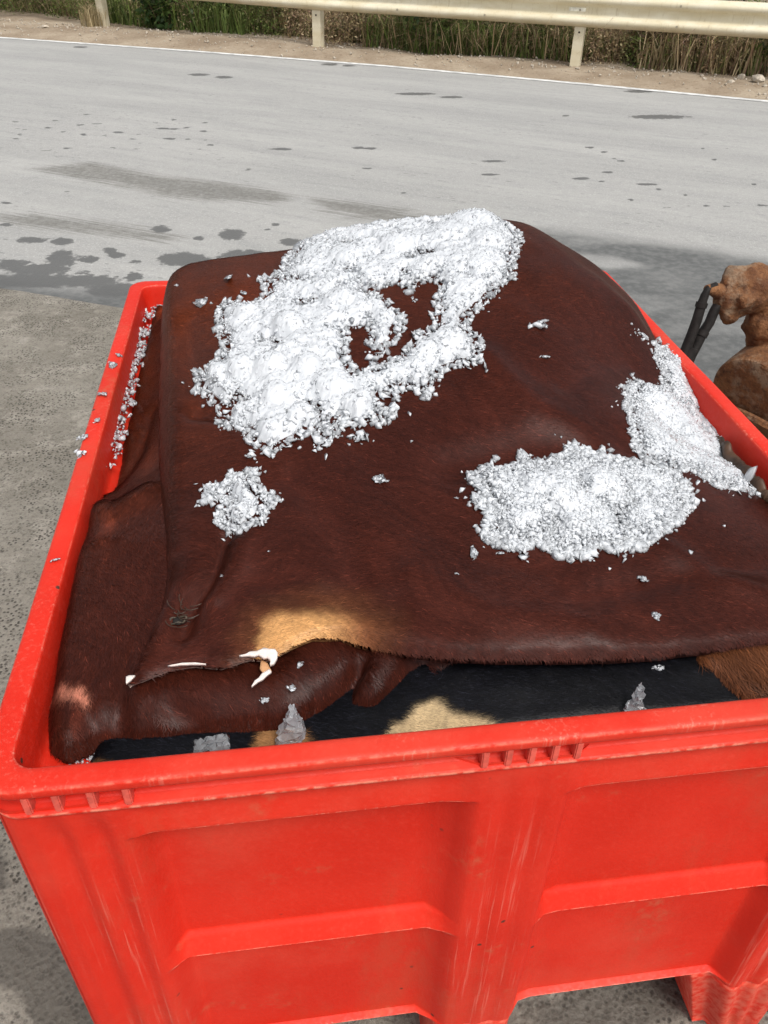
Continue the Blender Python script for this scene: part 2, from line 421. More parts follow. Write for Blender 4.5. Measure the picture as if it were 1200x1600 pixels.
def poly_field(polys, w):
    ps = [[on_z(*q, -.01)[:2] for q in p] for p in polys]
    def f(X, Y):
        o = np.zeros(X.size); P = np.c_[X.ravel(), Y.ravel()]
        for p in ps: o = np.maximum(o, smooth(-w, w, sdf(P, p)[0]))
        return o.reshape(X.shape)
    return f
SMEAR = [[(40, 262), (150, 250), (250, 272), (330, 280), (440, 296), (475, 306), (430, 318), (330, 314), (250, 306), (200, 294), (110, 278)],
         [(480, 306), (560, 314), (650, 326), (620, 344), (500, 330)],
         [(-30, 333), (60, 331), (150, 343), (240, 357), (300, 370), (250, 377), (130, 366), (20, 352)],
         [(560, 322), (700, 338), (640, 352), (540, 340)]]
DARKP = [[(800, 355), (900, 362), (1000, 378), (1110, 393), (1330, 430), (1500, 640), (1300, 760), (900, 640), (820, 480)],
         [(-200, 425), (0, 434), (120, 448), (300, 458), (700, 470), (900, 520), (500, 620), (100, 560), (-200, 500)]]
PALE = poly_field([[(880, 393), (960, 398), (1015, 416), (950, 420), (890, 408)]], .05)
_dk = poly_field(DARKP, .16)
road_attrs = {'wet': blob_field(SPOTS), 'smear': lambda X, Y: poly_field(SMEAR, .28)(X, Y),
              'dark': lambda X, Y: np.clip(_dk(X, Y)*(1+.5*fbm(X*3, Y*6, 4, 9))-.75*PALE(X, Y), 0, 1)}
AX = np.arange(-6, 9, .03)
def apron_y(x): return 3.30-.42*(x+.75)+.02*np.sin(x*5)
def road_keep(X, Y): return (above_edge(X, Y) < .02)
# a strip mesh along the road: rows from the apron to the far edge, sheared to follow the edge
def strip(name, mat, f_lo, f_hi, s_list, n, z, attrs):
    V = []; U = []
    t = np.linspace(0, 1, n)
    lo = f_lo(s_list); hi = f_hi(s_list)
    P = lo[:, None, :]*(1-t[None, :, None])+hi[:, None, :]*t[None, :, None]
    X, Y = P[..., 0], P[..., 1]; i = np.arange(X.size).reshape(X.shape)
    Q = np.stack([i[:-1, :-1], i[1:, :-1], i[1:, 1:], i[:-1, 1:]], -1).reshape(-1, 4)
    at = {k: f(X, Y).ravel() for k, f in attrs.items()}
    return tag(link(name, mesh_np(name, np.c_[X.ravel(), Y.ravel(), z(X, Y).ravel()], quads=Q, smooth_=True, attrs=at), mat), kind='structure')
EL = np.r_[0, np.cumsum(np.hypot(*np.diff(EDGE, axis=0).T))]
def edge_at(s, off=0.):
    p = np.c_[np.interp(s, EL, EDGE[:, 0]), np.interp(s, EL, EDGE[:, 1])]; return p+RN*off
s_mid = EL[3]
sl = np.r_[EL[0], EL[0]+30, np.arange(s_mid-9, s_mid+15, .035), EL[-1]-30, EL[-1]]
road = strip('road', ROAD, lambda s: edge_at(s, -9.2), lambda s: edge_at(s, 0), sl, 330, lambda X, Y: -.014+0*X, road_attrs)
tag(road, 'pale dusty asphalt road with wet patches', 'road')
ln = strip('edge_line', WHITE, lambda s: edge_at(s, -.12), lambda s: edge_at(s, -.02), sl[::6], 2, lambda X, Y: -.010+0*X, {})
tag(ln, 'thin white line along the far road edge', 'road marking')
# concrete apron the bin stands on
CW = blob_field([(20, 1500, 90, 45), (95, 1560, 60, 50), (-10, 1360, 40, 30), (900, 1575, 160, 60), (840, 1560, 60, 30), (1000, 1540, 60, 25), (-60, 940, 40, 50)])
nx = 420; axs = np.r_[-60, -20, np.linspace(-3.2, 4.5, nx), 20, 60]
nt = np.r_[0, .002, .005, np.linspace(.012, 1, 300)]
A = np.stack(np.meshgrid(axs, nt), -1)
Xa = A[..., 0]; Ta = A[..., 1]; ye = apron_y(Xa); Ya = ye-Ta*(ye+4.5)
Za = -.016*np.clip(1-Ta/.006, 0, 1)**2+np.where(Ta > 0, fbm(Xa*6, Ya*6, 3, 5)*.0025, 0)-.003
i = np.arange(Xa.size).reshape(Xa.shape)
Q = np.stack([i[:-1, :-1], i[1:, :-1], i[1:, 1:], i[:-1, 1:]], -1).reshape(-1, 4)
ap = link('concrete_apron', mesh_np('concrete_apron', np.c_[Xa.ravel(), Ya.ravel(), Za.ravel()], quads=Q, smooth_=True, attrs={'wet': np.clip(CW(Xa, Ya)*(1+.9*fbm(Xa*9, Ya*9, 4, 13)), 0, 1).ravel()}), CONC)
tag(ap, 'rough sandy concrete apron beside the road', 'pavement', kind='structure')

# ================================================================== GUARD RAIL
gr = empty('guard_rail', (*edge_at(np.array([EL[4]]), .75)[0], 0.))
tag(gr, 'cream painted corrugated steel guard rail along the far side of the road', 'guard rail')
gi = gr.location.copy()
posts = np.array([on_z(164, 43, .0)[:2], on_z(498, 76, .0)[:2], on_z(898, 107, .0)[:2]])
pd0 = posts[0]-posts[1]; pd1 = posts[2]-posts[1]
line = np.vstack([posts[0]+pd0*4, posts[0]+pd0*1.0, posts[0], posts[1], posts[2], posts[2]+(posts[2]-posts[1])*1.0, posts[2]+(posts[2]-posts[1])*4])
ll = np.r_[0, np.cumsum(np.hypot(*np.diff(line, axis=0).T))]
prof = [(.0, .415), (-.012, .425), (-.030, .432), (-.062, .452), (-.070, .475), (-.062, .498), (-.030, .520), (-.006, .535), (0, .57), (-.006, .605),
        (-.030, .620), (-.062, .642), (-.070, .665), (-.062, .688), (-.030, .708), (-.012, .715), (0, .725)]
ss = np.linspace(0, ll[-1], 160)
C = np.c_[np.interp(ss, ll, line[:, 0]), np.interp(ss, ll, line[:, 1])]
T = np.gradient(C, axis=0); T /= np.linalg.norm(T, axis=1)[:, None]; N = np.c_[-T[:, 1], T[:, 0]]
for _ in range(6): N[1:-1] = (N[:-2]+N[1:-1]+N[2:])/3
V = np.array([[*(C[a]+N[a]*(o-.06)), z] for a in range(len(ss)) for o, z in prof])-np.array(gi)
n = len(prof); i = np.arange(len(V)).reshape(len(ss), n)
Q = np.stack([i[:-1, :-1], i[1:, :-1], i[1:, 1:], i[:-1, 1:]], -1).reshape(-1, 4)
beam = link('beam', mesh_np('beam', V, quads=Q, smooth_=True), CREAM, gr)
md = beam.modifiers.new('thick', 'SOLIDIFY'); md.thickness = .004; md.offset = 0
def post_mesh():
    bm = bmesh.new()
    sec = [(-.055, .05), (-.055, -.05), (.055, -.05), (.055, .05), (.047, .05), (.047, -.042), (-.047, -.042), (-.047, .05)]
    lo = [bm.verts.new((x, y, -.3)) for x, y in sec]; hi = [bm.verts.new((x, y, .70)) for x, y in sec]
    for k in range(8): bm.faces.new((lo[k], lo[(k+1) % 8], hi[(k+1) % 8], hi[k]))
    bm.faces.new(hi); bm.faces.new(lo[::-1]); bmesh.ops.recalc_face_normals(bm, faces=bm.faces[:])
    return bm_mesh('post', bm)
PM = post_mesh(); PM.materials.append(CREAM)
bm = bmesh.new(); bmesh.ops.create_cone(bm, cap_ends=True, segments=6, radius1=.013, radius2=.012, depth=.014, matrix=Matrix.Rotation(math.pi/2, 4, 'X'))
BOLT = bm_mesh('bolt', bm); BOLT.materials.append(STEEL)
bm = bmesh.new(); bmesh.ops.create_cone(bm, cap_ends=True, segments=10, radius1=.010, radius2=.010, depth=.004, matrix=Matrix.Rotation(math.pi/2, 4, 'X'))
HOLE = bm_mesh('bolt_hole_shade', bm); HOLE.materials.append(DARK)  # near-black disc on the post face, shade of a hole as colour
for j, s in enumerate([ll[2]-(ll[3]-ll[2]), ll[2], ll[3], ll[4], ll[4]+(ll[4]-ll[3])]):
    c = np.array([np.interp(s, ll, line[:, 0]), np.interp(s, ll, line[:, 1])])
    k = np.argmin(abs(ss-s)); a = math.atan2(T[k][1], T[k][0])
    p = link('post', PM, None, gr); p.location = Vector((*c, 0))-gi; p.rotation_euler = (0, 0, a)
    h = link('bolt_hole_shade', HOLE, None, p); h.location = (0, -.0515, .36)
    for dx, z in ((0, .57), (-1.15, .475), (1.1, .66), (1.1, .475), (-1.15, .66)):
        k2 = np.argmin(abs(ss-(s+dx))); a2 = math.atan2(T[k2][1], T[k2][0])
        b = link('bolt', BOLT, None, gr); o = -.07 if z != .57 else .0
        b.location = Vector((*(C[k2]+N[k2]*(o-.064)), z))-gi; b.rotation_euler = (0, 0, a2)
c = np.array([np.interp(ll[4]-.05, ll, line[:, 0]), np.interp(ll[4]-.05, ll, line[:, 1])]); k = np.argmin(abs(ss-ll[4]))
pl = link('sticker', box_mesh('sticker', -.09, .09, -.002, .002, -.018, .018, .001), mat_plain('pale_sticker', (.78, .76, .66), .5), gr)
pl.location = Vector((*(c+N[k]*(-.066)), .575))-gi; pl.rotation_euler = (0, 0, math.atan2(T[k][1], T[k][0]))

# ================================================================== VERGE PLANTS
def veg_xy(u, off):
    q = np.interp(u, [-700, 164, 498, 898, 1700], [ll[2]-(ll[3]-ll[2])*2.6, ll[2], ll[3], ll[4], ll[4]+(ll[4]-ll[3])*2.0])
    return np.c_[np.interp(q, ll, line[:, 0]), np.interp(q, ll, line[:, 1])]+RN*np.asarray(off).reshape(-1, 1)
def gz(p): return float(ground_z(np.array([[p[0]]]), np.array([[p[1]]]))[0, 0])
def blades(n, base_fn, hmin, hmax, wid, cols, lean=.35):
    P = base_fn(n); h = rng.uniform(hmin, hmax, n); az = rng.uniform(0, 2*np.pi, n)
    w = np.c_[np.cos(az), np.sin(az), 0*az]*(wid*rng.uniform(.6, 1.4, n))[:, None]
    l1 = rng.normal(0, lean*.35, (n, 2)); l2 = l1*1.0+rng.normal(0, lean, (n, 2))
    M_ = P+np.c_[l1*h[:, None]*.5, h*.55]; T_ = P+np.c_[l2*h[:, None]*.8, h*np.maximum(1-.3*np.hypot(*l2.T), .3)]
    V = np.stack([P-w, P+w, M_+w*.7, M_-w*.7, T_], 1).reshape(-1, 3); b = np.arange(n)*5
    Qd = np.c_[b, b+1, b+2, b+3]; Tr = np.c_[b+3, b+2, b+4]
    c = np.array(cols)[rng.integers(0, len(cols), n)]*rng.uniform(.7, 1.6, (n, 1))
    return V, Tr, Qd, np.repeat(c, 5, 0)
DRY = [(.40, .30, .18), (.30, .21, .13), (.48, .39, .24), (.24, .16, .115), (.28, .24, .12)]
GRN = [(.11, .16, .04), (.15, .20, .05), (.20, .22, .08), (.08, .12, .03)]
def belt(n):
    u = rng.uniform(-350, 1700, n); off = 1.30+np.abs(rng.normal(0, 1, n))*.9+.25*vnoise(u*.012, 0*u, 4)
    p = veg_xy(u, off-1.0)
    z = ground_z(p[:, 0], p[:, 1]); return np.c_[p, z-.01]
def belt_patch(lo, hi):
    def f(n):
        u = rng.uniform(lo, hi, n); off = 1.15+np.abs(rng.normal(0, 1, n))*.7
        p = veg_xy(u, off-.95)
        return np.c_[p, ground_z(p[:, 0], p[:, 1])-.01]
    return f
parts = [blades(13000, belt, .12, 1.0, .0035, DRY, .85), blades(16000, belt, .1, .55, .006, DRY+GRN, 1.0),
         blades(7000, belt_patch(560, 900), .15, .65, .006, GRN+DRY[:2], .8), blades(2500, belt_patch(150, 380), .2, .6, .009, GRN, .45),
         blades(3500, belt_patch(980, 1250), .2, .7, .007, DRY+GRN[2:3], .5)]
def scrub(n):
    u = rng.uniform(-300, 1650, n); off = 1.15+np.abs(rng.normal(0, 1, n))*.8; p = veg_xy(u, off-.95)
    top = .30+.95*vnoise(u*.02, off*2, 131)*smooth(1.1, 1.9, off); z = ground_z(p[:, 0], p[:, 1])+top*rng.uniform(0, 1, n)
    c0 = np.c_[p, z]; d = rng.normal(0, 1, (n, 3)); d /= np.linalg.norm(d, axis=1)[:, None]; e = np.cross(d, rng.normal(0, 1, (n, 3))); e /= np.linalg.norm(e, axis=1)[:, None]
    sz = rng.uniform(.007, .026, (n, 1)); v = np.stack([c0-d*sz, c0+e*sz*.4, c0+d*sz, c0-e*sz*.4], 1).reshape(-1, 3)
    gm = smooth(.42, .62, vnoise(u*.015, off, 133))[:, None]; pal = np.array(DRY)[rng.integers(0, 5, n)]*(1-gm)+np.array(GRN)[rng.integers(0, 4, n)]*gm
    return v, np.zeros((0, 3), int), np.arange(n*4).reshape(-1, 4), np.repeat(pal*rng.uniform(.7, 1.6, (n, 1)), 4, 0)
parts.append(scrub(95000))
V, Tr, Qd, Cc, b0 = [], [], [], [], 0
for v, t, q, c in parts:
    V.append(v); Tr.append(t+b0); Qd.append(q+b0); Cc.append(c); b0 += len(v)
g = link('dry_grass', mesh_np('dry_grass', np.vstack(V), np.vstack(Tr), np.vstack(Qd), cols=np.vstack(Cc)), LEAF)
tag(g, 'tall dry brown grass and weeds behind the guard rail', 'grass', kind='stuff')
def bush(px, off, hgt, wid, cols, nl, ls, label):
    p = veg_xy(px, .25+(off-.9)*.45)[0]; z = gz(p); root = empty('roadside_bush', (*p, z)); tag(root, label, 'bush', 'bushes behind the guard rail')
    tips = []; V = []; Fq = []
    for k in range(16):
        a = rng.uniform(0, 2*np.pi); r = wid*.5*rng.uniform(.2, 1); h = hgt*rng.uniform(.55, 1)
        base = np.array([rng.normal(0, wid*.08), rng.normal(0, wid*.08), -.02]); tip = np.array([math.cos(a)*r, math.sin(a)*r, h])
        mid = (base+tip)/2+np.array([0, 0, h*.12]); tips.append((base, mid, tip))
        for q0, q1 in ((base, mid), (mid, tip)):
            for w in (np.array([.006, 0, 0]), np.array([0, .006, 0])):
                b = len(V); V += [q0-w, q0+w, q1+w*.6, q1-w*.6]; Fq.append((b, b+1, b+2, b+3))
    link('stem', mesh_np('stem', V, quads=Fq), STEM, root)
    tp = np.array(tips); j = rng.integers(0, len(tp), nl); t = rng.uniform(.15, 1, nl)[:, None]
    c0 = (1-t)**2*tp[j, 0]+2*t*(1-t)*tp[j, 1]+t*t*tp[j, 2]+rng.normal(0, wid*.085, (nl, 3))
    c0[:, 2] = np.maximum(c0[:, 2], .02)
    d = rng.normal(0, 1, (nl, 3)); d /= np.linalg.norm(d, axis=1)[:, None]; e = np.cross(d, rng.normal(0, 1, (nl, 3))); e /= np.linalg.norm(e, axis=1)[:, None]
    s = ls*rng.uniform(.5, 1.4, (nl, 1)); V = np.stack([c0-d*s, c0+e*s*.45, c0+d*s, c0-e*s*.45], 1).reshape(-1, 3)
    col = np.array(cols)[rng.integers(0, len(cols), nl)]*rng.uniform(.5, 1.4, (nl, 1))
    link('foliage', mesh_np('foliage', V, quads=np.arange(nl*4).reshape(-1, 4), cols=np.repeat(col, 4, 0)), LEAF, root)
BG = [(.05, .10, .025), (.08, .13, .03), (.035, .07, .018)]
OL = [(.12, .12, .045), (.09, .10, .04), (.17, .14, .06)]
BR = [(.16, .11, .06), (.22, .15, .08), (.10, .07, .045)]
for a in [(245, .95, .62, .9, BG, 900, .05, 'low broad-leaved green bush right of the leftmost rail post'),
          (330, 1.5, 1.1, 1.0, BG+OL, 1000, .045, 'tall green bush behind the rail, second from the left end'),
          (30, 1.7, 1.1, 1.5, BR+OL, 1200, .035, 'brown scrubby bush at the left end behind the rail'),
          (420, 1.9, 1.2, 1.3, BR+OL, 1200, .035, 'brown dry bush just left of the middle rail post'),
          (560, 1.8, 1.2, 1.3, BR, 1100, .032, 'brown thicket bush just right of the middle rail post'),
          (660, 1.3, .85, 1.1, OL+BG, 1200, .04, 'green and straw coloured bush midway between two right posts'),
          (760, 1.5, 1.0, 1.0, OL, 1000, .035, 'olive bush left of the rightmost rail post'),
          (850, 1.4, 1.0, .9, BR+OL, 900, .03, 'dry olive brown bush touching the rightmost post from behind'),
          (985, 1.4, .9, 1.0, BR, 1000, .03, 'low twiggy brown bush right of the rightmost post'),
          (1060, 1.6, 1.1, .9, BG+OL, 900, .04, 'dark green bush between the rightmost post and the photo edge'),
          (1165, 1.3, .8, .8, BG+OL, 800, .045, 'bright green bush at the right end by pale stones'),
          (1260, 1.5, 1.0, 1.0, BR+OL, 700, .035, 'brown bush at the far right end of the rail')]:
    bush(*a)
# pale grass tuft at the foot of the leftmost post
p = posts[0]+RD*-.12-RN*.08; zt = gz(p)
v, t, q, c = blades(260, lambda n: np.c_[p+rng.normal(0, .07, (n, 2)), np.full(n, zt-.01)], .15, .42, .004, [(.42, .34, .20), (.30, .24, .13)], .55)
v = v-np.array([*p, zt]); tf = link('grass_tuft', mesh_np('grass_tuft', v, t, q, cols=c), LEAF); tf.location = (*p, zt)
tag(tf, 'pale dry grass tuft at the foot of the leftmost rail post', 'grass')
# stones: prototypes, loose gravel as one mass, a few named ones
def hull(npt, flat=1., seed=0, size=1.):
    r = np.random.default_rng(seed); bm = bmesh.new()
    P = r.normal(0, 1, (npt, 3)); P /= np.linalg.norm(P, axis=1)[:, None]; P *= r.uniform(.72, 1, (npt, 1)); P[:, 2] *= flat
    P[:, 0] *= r.uniform(.9, 1.25); P[:, 1] *= r.uniform(.7, 1.05)
    for q in P: bm.verts.new(q*size)
    g_ = bmesh.ops.convex_hull(bm, input=bm.verts[:])
    bmesh.ops.delete(bm, geom=[e for e in g_['geom_interior'] if isinstance(e, bmesh.types.BMVert)], context='VERTS')
    bmesh.ops.triangulate(bm, faces=bm.faces[:]); bmesh.ops.recalc_face_normals(bm, faces=bm.faces[:])
    return bm
def hull_np(*a):
    bm = hull(*a); bm.verts.index_update()
    V = np.array([v.co[:] for v in bm.verts]); F = np.array([[v.index for v in f.verts] for f in bm.faces]); bm.free(); return V, F
FLAKE = [hull_np(8, f, 50+s) for s, f in enumerate([.8, .5, .6, .4, .7, .45, .9, .55, .65, .5])]
PROTO = [hull_np(12, f, s) for s, f in enumerate([1, .8, .7, .55, .9, .6, .45, .75, .65, .5, .85, .7])]
def rot_np(n, tilt=3.14):
    q = rng.normal(0, 1, (n, 4)); q /= np.linalg.norm(q, axis=1)[:, None]; w, x, y, z = q.T
    return np.stack([1-2*(y*y+z*z), 2*(x*y-z*w), 2*(x*z+y*w), 2*(x*y+z*w), 1-2*(x*x+z*z), 2*(y*z-x*w), 2*(x*z-y*w), 2*(y*z+x*w), 1-2*(x*x+y*y)], -1).reshape(-1, 3, 3)
def scatter(P, S, protos=PROTO):
    """many small solids in one mesh: returns V, F, owner index"""
    pi = rng.integers(0, len(protos), len(P)); R = rot_np(len(P)); V = []; F = []; O = []; b = 0
    for k, (pv, pf) in enumerate(protos):
        id_ = np.nonzero(pi == k)[0]
        if not len(id_): continue
        v = np.einsum('nij,vj->nvi', R[id_], pv)*S[id_][:, None, None]+P[id_][:, None, :]
        V.append(v.reshape(-1, 3)); F.append((pf[None]+(b+np.arange(len(id_))*len(pv))[:, None, None]).reshape(-1, 3))
        O.append(np.repeat(id_, len(pv))); b += len(id_)*len(pv)
    return np.vstack(V), np.vstack(F), np.concatenate(O)
n = 1500; u = rng.uniform(-200, 1450, n); t = EL[2]+(u/1200)*(EL[-3]-EL[2]); p = edge_at(t)+RN*(rng.uniform(0, 1, n)**.6*1.3+.03)[:, None]
s = rng.uniform(.006, .03, n)*rng.uniform(.4, 1, n); V, F, O = scatter(np.c_[p, ground_z(p[:, 0], p[:, 1])+s*.3], s)
tag(link('gravel', mesh_np('gravel', V, F), STONE), 'small pale gravel scattered along the sandy verge', 'gravel', kind='stuff')
for k, (x, y, r, lb) in enumerate([(1183, 126, .085, 'largest pale stone on the verge at the right photo edge'), (1158, 121, .06, 'flat pale stone left of the largest verge stone'),
                                   (1142, 127, .045, 'small pale stone left of two larger stones on the right verge'), (70, 44, .05, 'lone small stone on the sandy verge at the left')]):
    q = on_z(x, y, .03); bm = hull(26, .6, 90+k, r); st = link('verge_stone', bm_mesh('verge_stone', bm), STONE)
    st.location = (q[0], q[1], gz(q[:2])+r*.3); tag(st, lb, 'stone', 'stones on the verge')

# ================================================================== THE RED BIN
BL, BW, BZ = 1.0, 1.2, .833
bn = empty('red_plastic_bin', (0, 0, 0)); tag(bn, 'big red ribbed plastic pallet bin full of cow hides and ice', 'bin')
def depth(s, z, L):
    """inward depth of the outer wall at distance s along it, height z"""
    mid = L/2; sy = np.minimum(s, L-s)
    post = 1-smooth(.112, .142, sy)
    rib = 1-smooth(.042, .072, s-mid-.004)*(s > mid)-smooth(.042, .085, mid+.004-s)*(s <= mid)
    pz = np.maximum(post, rib)
    zs = [.0, .198, .203, .208, .448, .457, .461, .484, .489, .727, .733, .737, .788, .80]
    dp = [.032, .032, .027, .036, .036, .031, .019, .032, .037, .037, .030, .009, .018, .018]
    pan = np.interp(z, zs, dp)
    fl = .0065*(.5+.5*np.cos((sy-.018)*2*np.pi/.036))*smooth(.02, .045, sy)*(1-smooth(.10, .125, sy))*(1-smooth(.74, .80, z))
    fl2 = .0022*(.5-.5*np.cos((s-mid-.004)*2*np.pi/.034))*(1-smooth(.035, .045, np.abs(s-mid-.004)))*(1-smooth(.74, .79, z))
    pd = .004+fl*post+fl2*rib
    d = pan*(1-pz)+pd*pz
    r = .028; return d+np.where(sy < r, r-np.sqrt(np.maximum(r*r-(r-sy)**2, 0)), 0)
def lines(*segs):
    return np.unique(np.round(np.concatenate([np.linspace(a, b, n) for a, b, n in segs]), 5))
def wall_grid(L, s0, s1, z0, z1, fine=True):
    m_ = L/2+.004
    s = lines((.0082, .05, 14), (.05, .16, 44), (.16, m_-.065, 16), (m_-.065, m_+.065, 46), (m_+.065, L-.16, 16), (L-.16, L-.05, 44), (L-.05, L-.0082, 14))
    z = lines((0, .19, 12), (.198, .212, 9), (.212, .44, 16), (.44, .495, 24), (.495, .72, 16), (.72, .742, 14), (.742, .80, 14))
    s = s[(s >= s0-1e-6) & (s <= s1+1e-6)]; z = z[(z >= z0-1e-6) & (z <= z1+1e-6)]
    return s, z
def side_frame(k):
    """local (s, depth, z) -> world for the four sides, near, far, left, right"""
    return [lambda s, d, z: (s, d, z), lambda s, d, z: (BL-s, BW-d, z), lambda s, d, z: (d, BW-s, z), lambda s, d, z: (BL-d, s, z)][k]
for k in range(4):
    L = BL if k < 2 else BW; f = side_frame(k)
    s, z = wall_grid(L, 0, L, .198, .80); S_, Z_ = np.meshgrid(s, z); D = depth(S_, Z_, L)
    # edges standing proud get rubbed; posts more than panels
    lap = np.zeros_like(D); lap[1:-1] = (D[:-2]+D[2:])/2-D[1:-1]
    wear = np.clip(lap/.0022, 0, 1)*.85+.45*(D < .012)*(1-smooth(.55, .8, Z_))+.12
    X, Y, Z = f(S_, D, Z_); i = np.arange(D.size).reshape(D.shape)
    Q = np.stack([i[:-1, :-1], i[:-1, 1:], i[1:, 1:], i[1:, :-1]], -1).reshape(-1, 4)
    wm = mesh_np('side_wall', np.c_[X.ravel(), Y.ravel(), Z.ravel()], quads=Q, smooth_=True, attrs={'wear': wear.ravel()}); wm.set_sharp_from_angle(angle=math.radians(42)); link('side_wall', wm, RED, bn)
def rrect(ins, r, z, nc=10, ns=24):
    """points around a rounded rectangle inset by ins"""
    x0, x1, y0, y1 = ins, BL-ins, ins, BW-ins; P = []
    for cx, cy, a0, (ex, ey) in ((x1-r, y0+r, -90, (x1, y1-r)), (x1-r, y1-r, 0, (x0+r, y1)), (x0+r, y1-r, 90, (x0, y0+r)), (x0+r, y0+r, 180, (x1-r, y0))):
        for j in range(nc+1):
            a = math.radians(a0+90*j/nc); P.append((cx+r*math.cos(a), cy+r*math.sin(a), z))
        q = np.array(P[-1][:2])
        for j in range(1, ns): P.append((*(q+(np.array([ex, ey])-q)*j/ns), z))
    return P
def sweep(name, prof_, wear):
    R = [rrect(a, r, z) for a, r, z in prof_]; n = len(R[0]); V = np.array([p for q in R for p in q]); i = np.arange(len(V)).reshape(len(R), n); j = np.roll(i, -1, 1)
    Q = np.stack([i[:-1], j[:-1], j[1:], i[1:]], -1).reshape(-1, 4)
    V[:, 2] += .0012*fbm(V[:, 0]*9+3, V[:, 1]*9, 2, 31)
    return mesh_np(name, V, quads=Q, smooth_=True, attrs={'wear': np.repeat(wear, n)})
RIM = [(.030, .020, .800), (.0275, .021, .815), (.0262, .022, .8275), (.0250, .023, .8312), (.0225, .024, .8326), (.018, .026, .8330), (.006, .030, .8330), (.0028, .031, .8325), (.0008, .032, .8308),
       (.0002, .032, .8285), (.0002, .032, .8225), (.0008, .032, .8208), (.003, .031, .8200), (.0125, .028, .8195), (.0145, .027, .8180), (.0150, .027, .8030), (.0142, .027, .7985), (.0115, .028, .7968),
       (.0035, .031, .7962), (.0014, .032, .7952), (.0008, .032, .7935), (.0012, .032, .7910), (.003, .031, .7892), (.012, .028, .788), (.022, .024, .787)]
RWEAR = np.array([.1, .1, .2, .75, .5, .4, .4, .6, .8, .6, .5, .75, .4, .0, .0, .0, .0, .0, .2, .7, 1., .8, .4, .1, .1])
link('rim', sweep('rim', RIM[::-1], RWEAR[::-1]), RED, bn)
LIN = [(.030, .020, .801), (.031, .022, .790), (.0325, .026, .781), (.035, .045, .777), (.0445, .125, .772), (.048, .13, .765), (.052, .13, .72), (.060, .13, .40), (.066, .13, .23)]
link('inner_wall', sweep('inner_wall', LIN[::-1], np.full(len(LIN), .1)), RED, bn)
link('floor_panel', box_mesh('floor_panel', .045, BL-.045, .045, BW-.045, .200, .228, .003), RED, bn)
for k in range(4):
    L = BL if k < 2 else BW; f = side_frame(k); mid = L/2+.004
    for sc in [.040, .066, .096, .127]+[mid-.046, mid-.023, mid, mid+.023, mid+.046]+[L-.127, L-.096, L-.066, L-.040]:
        a = f(sc-.0036, .0012, .7955); b = f(sc+.0036, .016, .8210)
        link('rib', box_mesh('rib', min(a[0], b[0]), max(a[0], b[0]), min(a[1], b[1]), max(a[1], b[1]), a[2], b[2], .0012), REDRIB, bn)
def foot(s0, s1, k, slant0, slant1):
    L = BL if k < 2 else BW; f = side_frame(k)
    s = np.linspace(s0, s1, 34); z = np.linspace(.0, .197, 9); S_, Z_ = np.meshgrid(s, z)
    t = (S_-s0)/(s1-s0); low = 1-Z_/.197
    Sx = S_+low*(slant0*(1-t)-slant1*t)
    Dp = depth(S_, .25+0*Z_, L); Dp = np.minimum(Dp, .03)+.002+low*.004
    F0 = np.stack(f(Sx, Dp, Z_), -1); F1 = np.stack(f(Sx, np.full_like(Dp, .15), Z_), -1)
    nz, nsx = S_.shape; i = np.arange(S_.size).reshape(S_.shape); o = S_.size
    Q = [np.stack([i[:-1, :-1], i[:-1, 1:], i[1:, 1:], i[1:, :-1]], -1).reshape(-1, 4), np.stack([i[:-1, :-1], i[1:, :-1], i[1:, 1:], i[:-1, 1:]], -1).reshape(-1, 4)+o]
    for e, fl_ in ((i[:, 0], 0), (i[:, -1], 1)): Q.append(np.c_[e[:-1], e[1:], e[1:]+o, e[:-1]+o] if fl_ == 0 else np.c_[e[1:], e[:-1], e[:-1]+o, e[1:]+o])
    for e in (i[0], i[-1]): Q.append(np.c_[e[:-1], e[1:], e[1:]+o, e[:-1]+o])
    me = mesh_np('foot', np.vstack([F0.reshape(-1, 3), F1.reshape(-1, 3)]), quads=np.vstack(Q), smooth_=False, attrs={'wear': np.full(o*2, .75)})
    return link('foot', me, RED, bn)
foot(.0105, .165, 0, 0, .03); foot(.447, .560, 0, 0, .0); foot(.835, .9895, 0, .055, 0)
foot(.0105, .165, 1, 0, .03); foot(.447, .560, 1, 0, .0); foot(.835, .9895, 1, .03, 0)
foot(.545, .662, 2, 0, 0); foot(.545, .662, 3, 0, 0)

# ================================================================== HIDES
M_base = TPS([(.118, .12, .838), (.265, .115, .850), (.35, .14, .856), (.435, .09, .855), (.6, .085, .852), (.79, .09, .838), (.94, .1, .815),
              (.14, .27, .858), (.3, .3, .880), (.5, .3, .885), (.7, .3, .868), (.85, .3, .835), (.95, .3, .80),
              (.13, .5, .885), (.3, .55, .918), (.5, .55, .938), (.68, .55, .925), (.80, .52, .865), (.87, .55, .815), (.955, .6, .785), (.95, .45, .785),
              (.11, .8, .905), (.3, .8, .945), (.5, .8, .972), (.65, .8, .985), (.8, .8, .962), (.89, .78, .908), (.94, .78, .855),
              (.09, 1.05, .912), (.32, 1.03, .945), (.5, 1.0, .972), (.65, .98, 1.0), (.74, .99, .998), (.82, .98, .964), (.885, .95, .925), (.86, .87, .940), (.94, .98, .875),
              (.2, 1.15, .90), (.5, 1.16, .93), (.8, 1.16, .92), (.94, 1.12, .83), (.0, .6, .87), (.0, 1.1, .88), (1.0, .6, .76), (1., 1., .82)], 2e-5)
CREASE = []
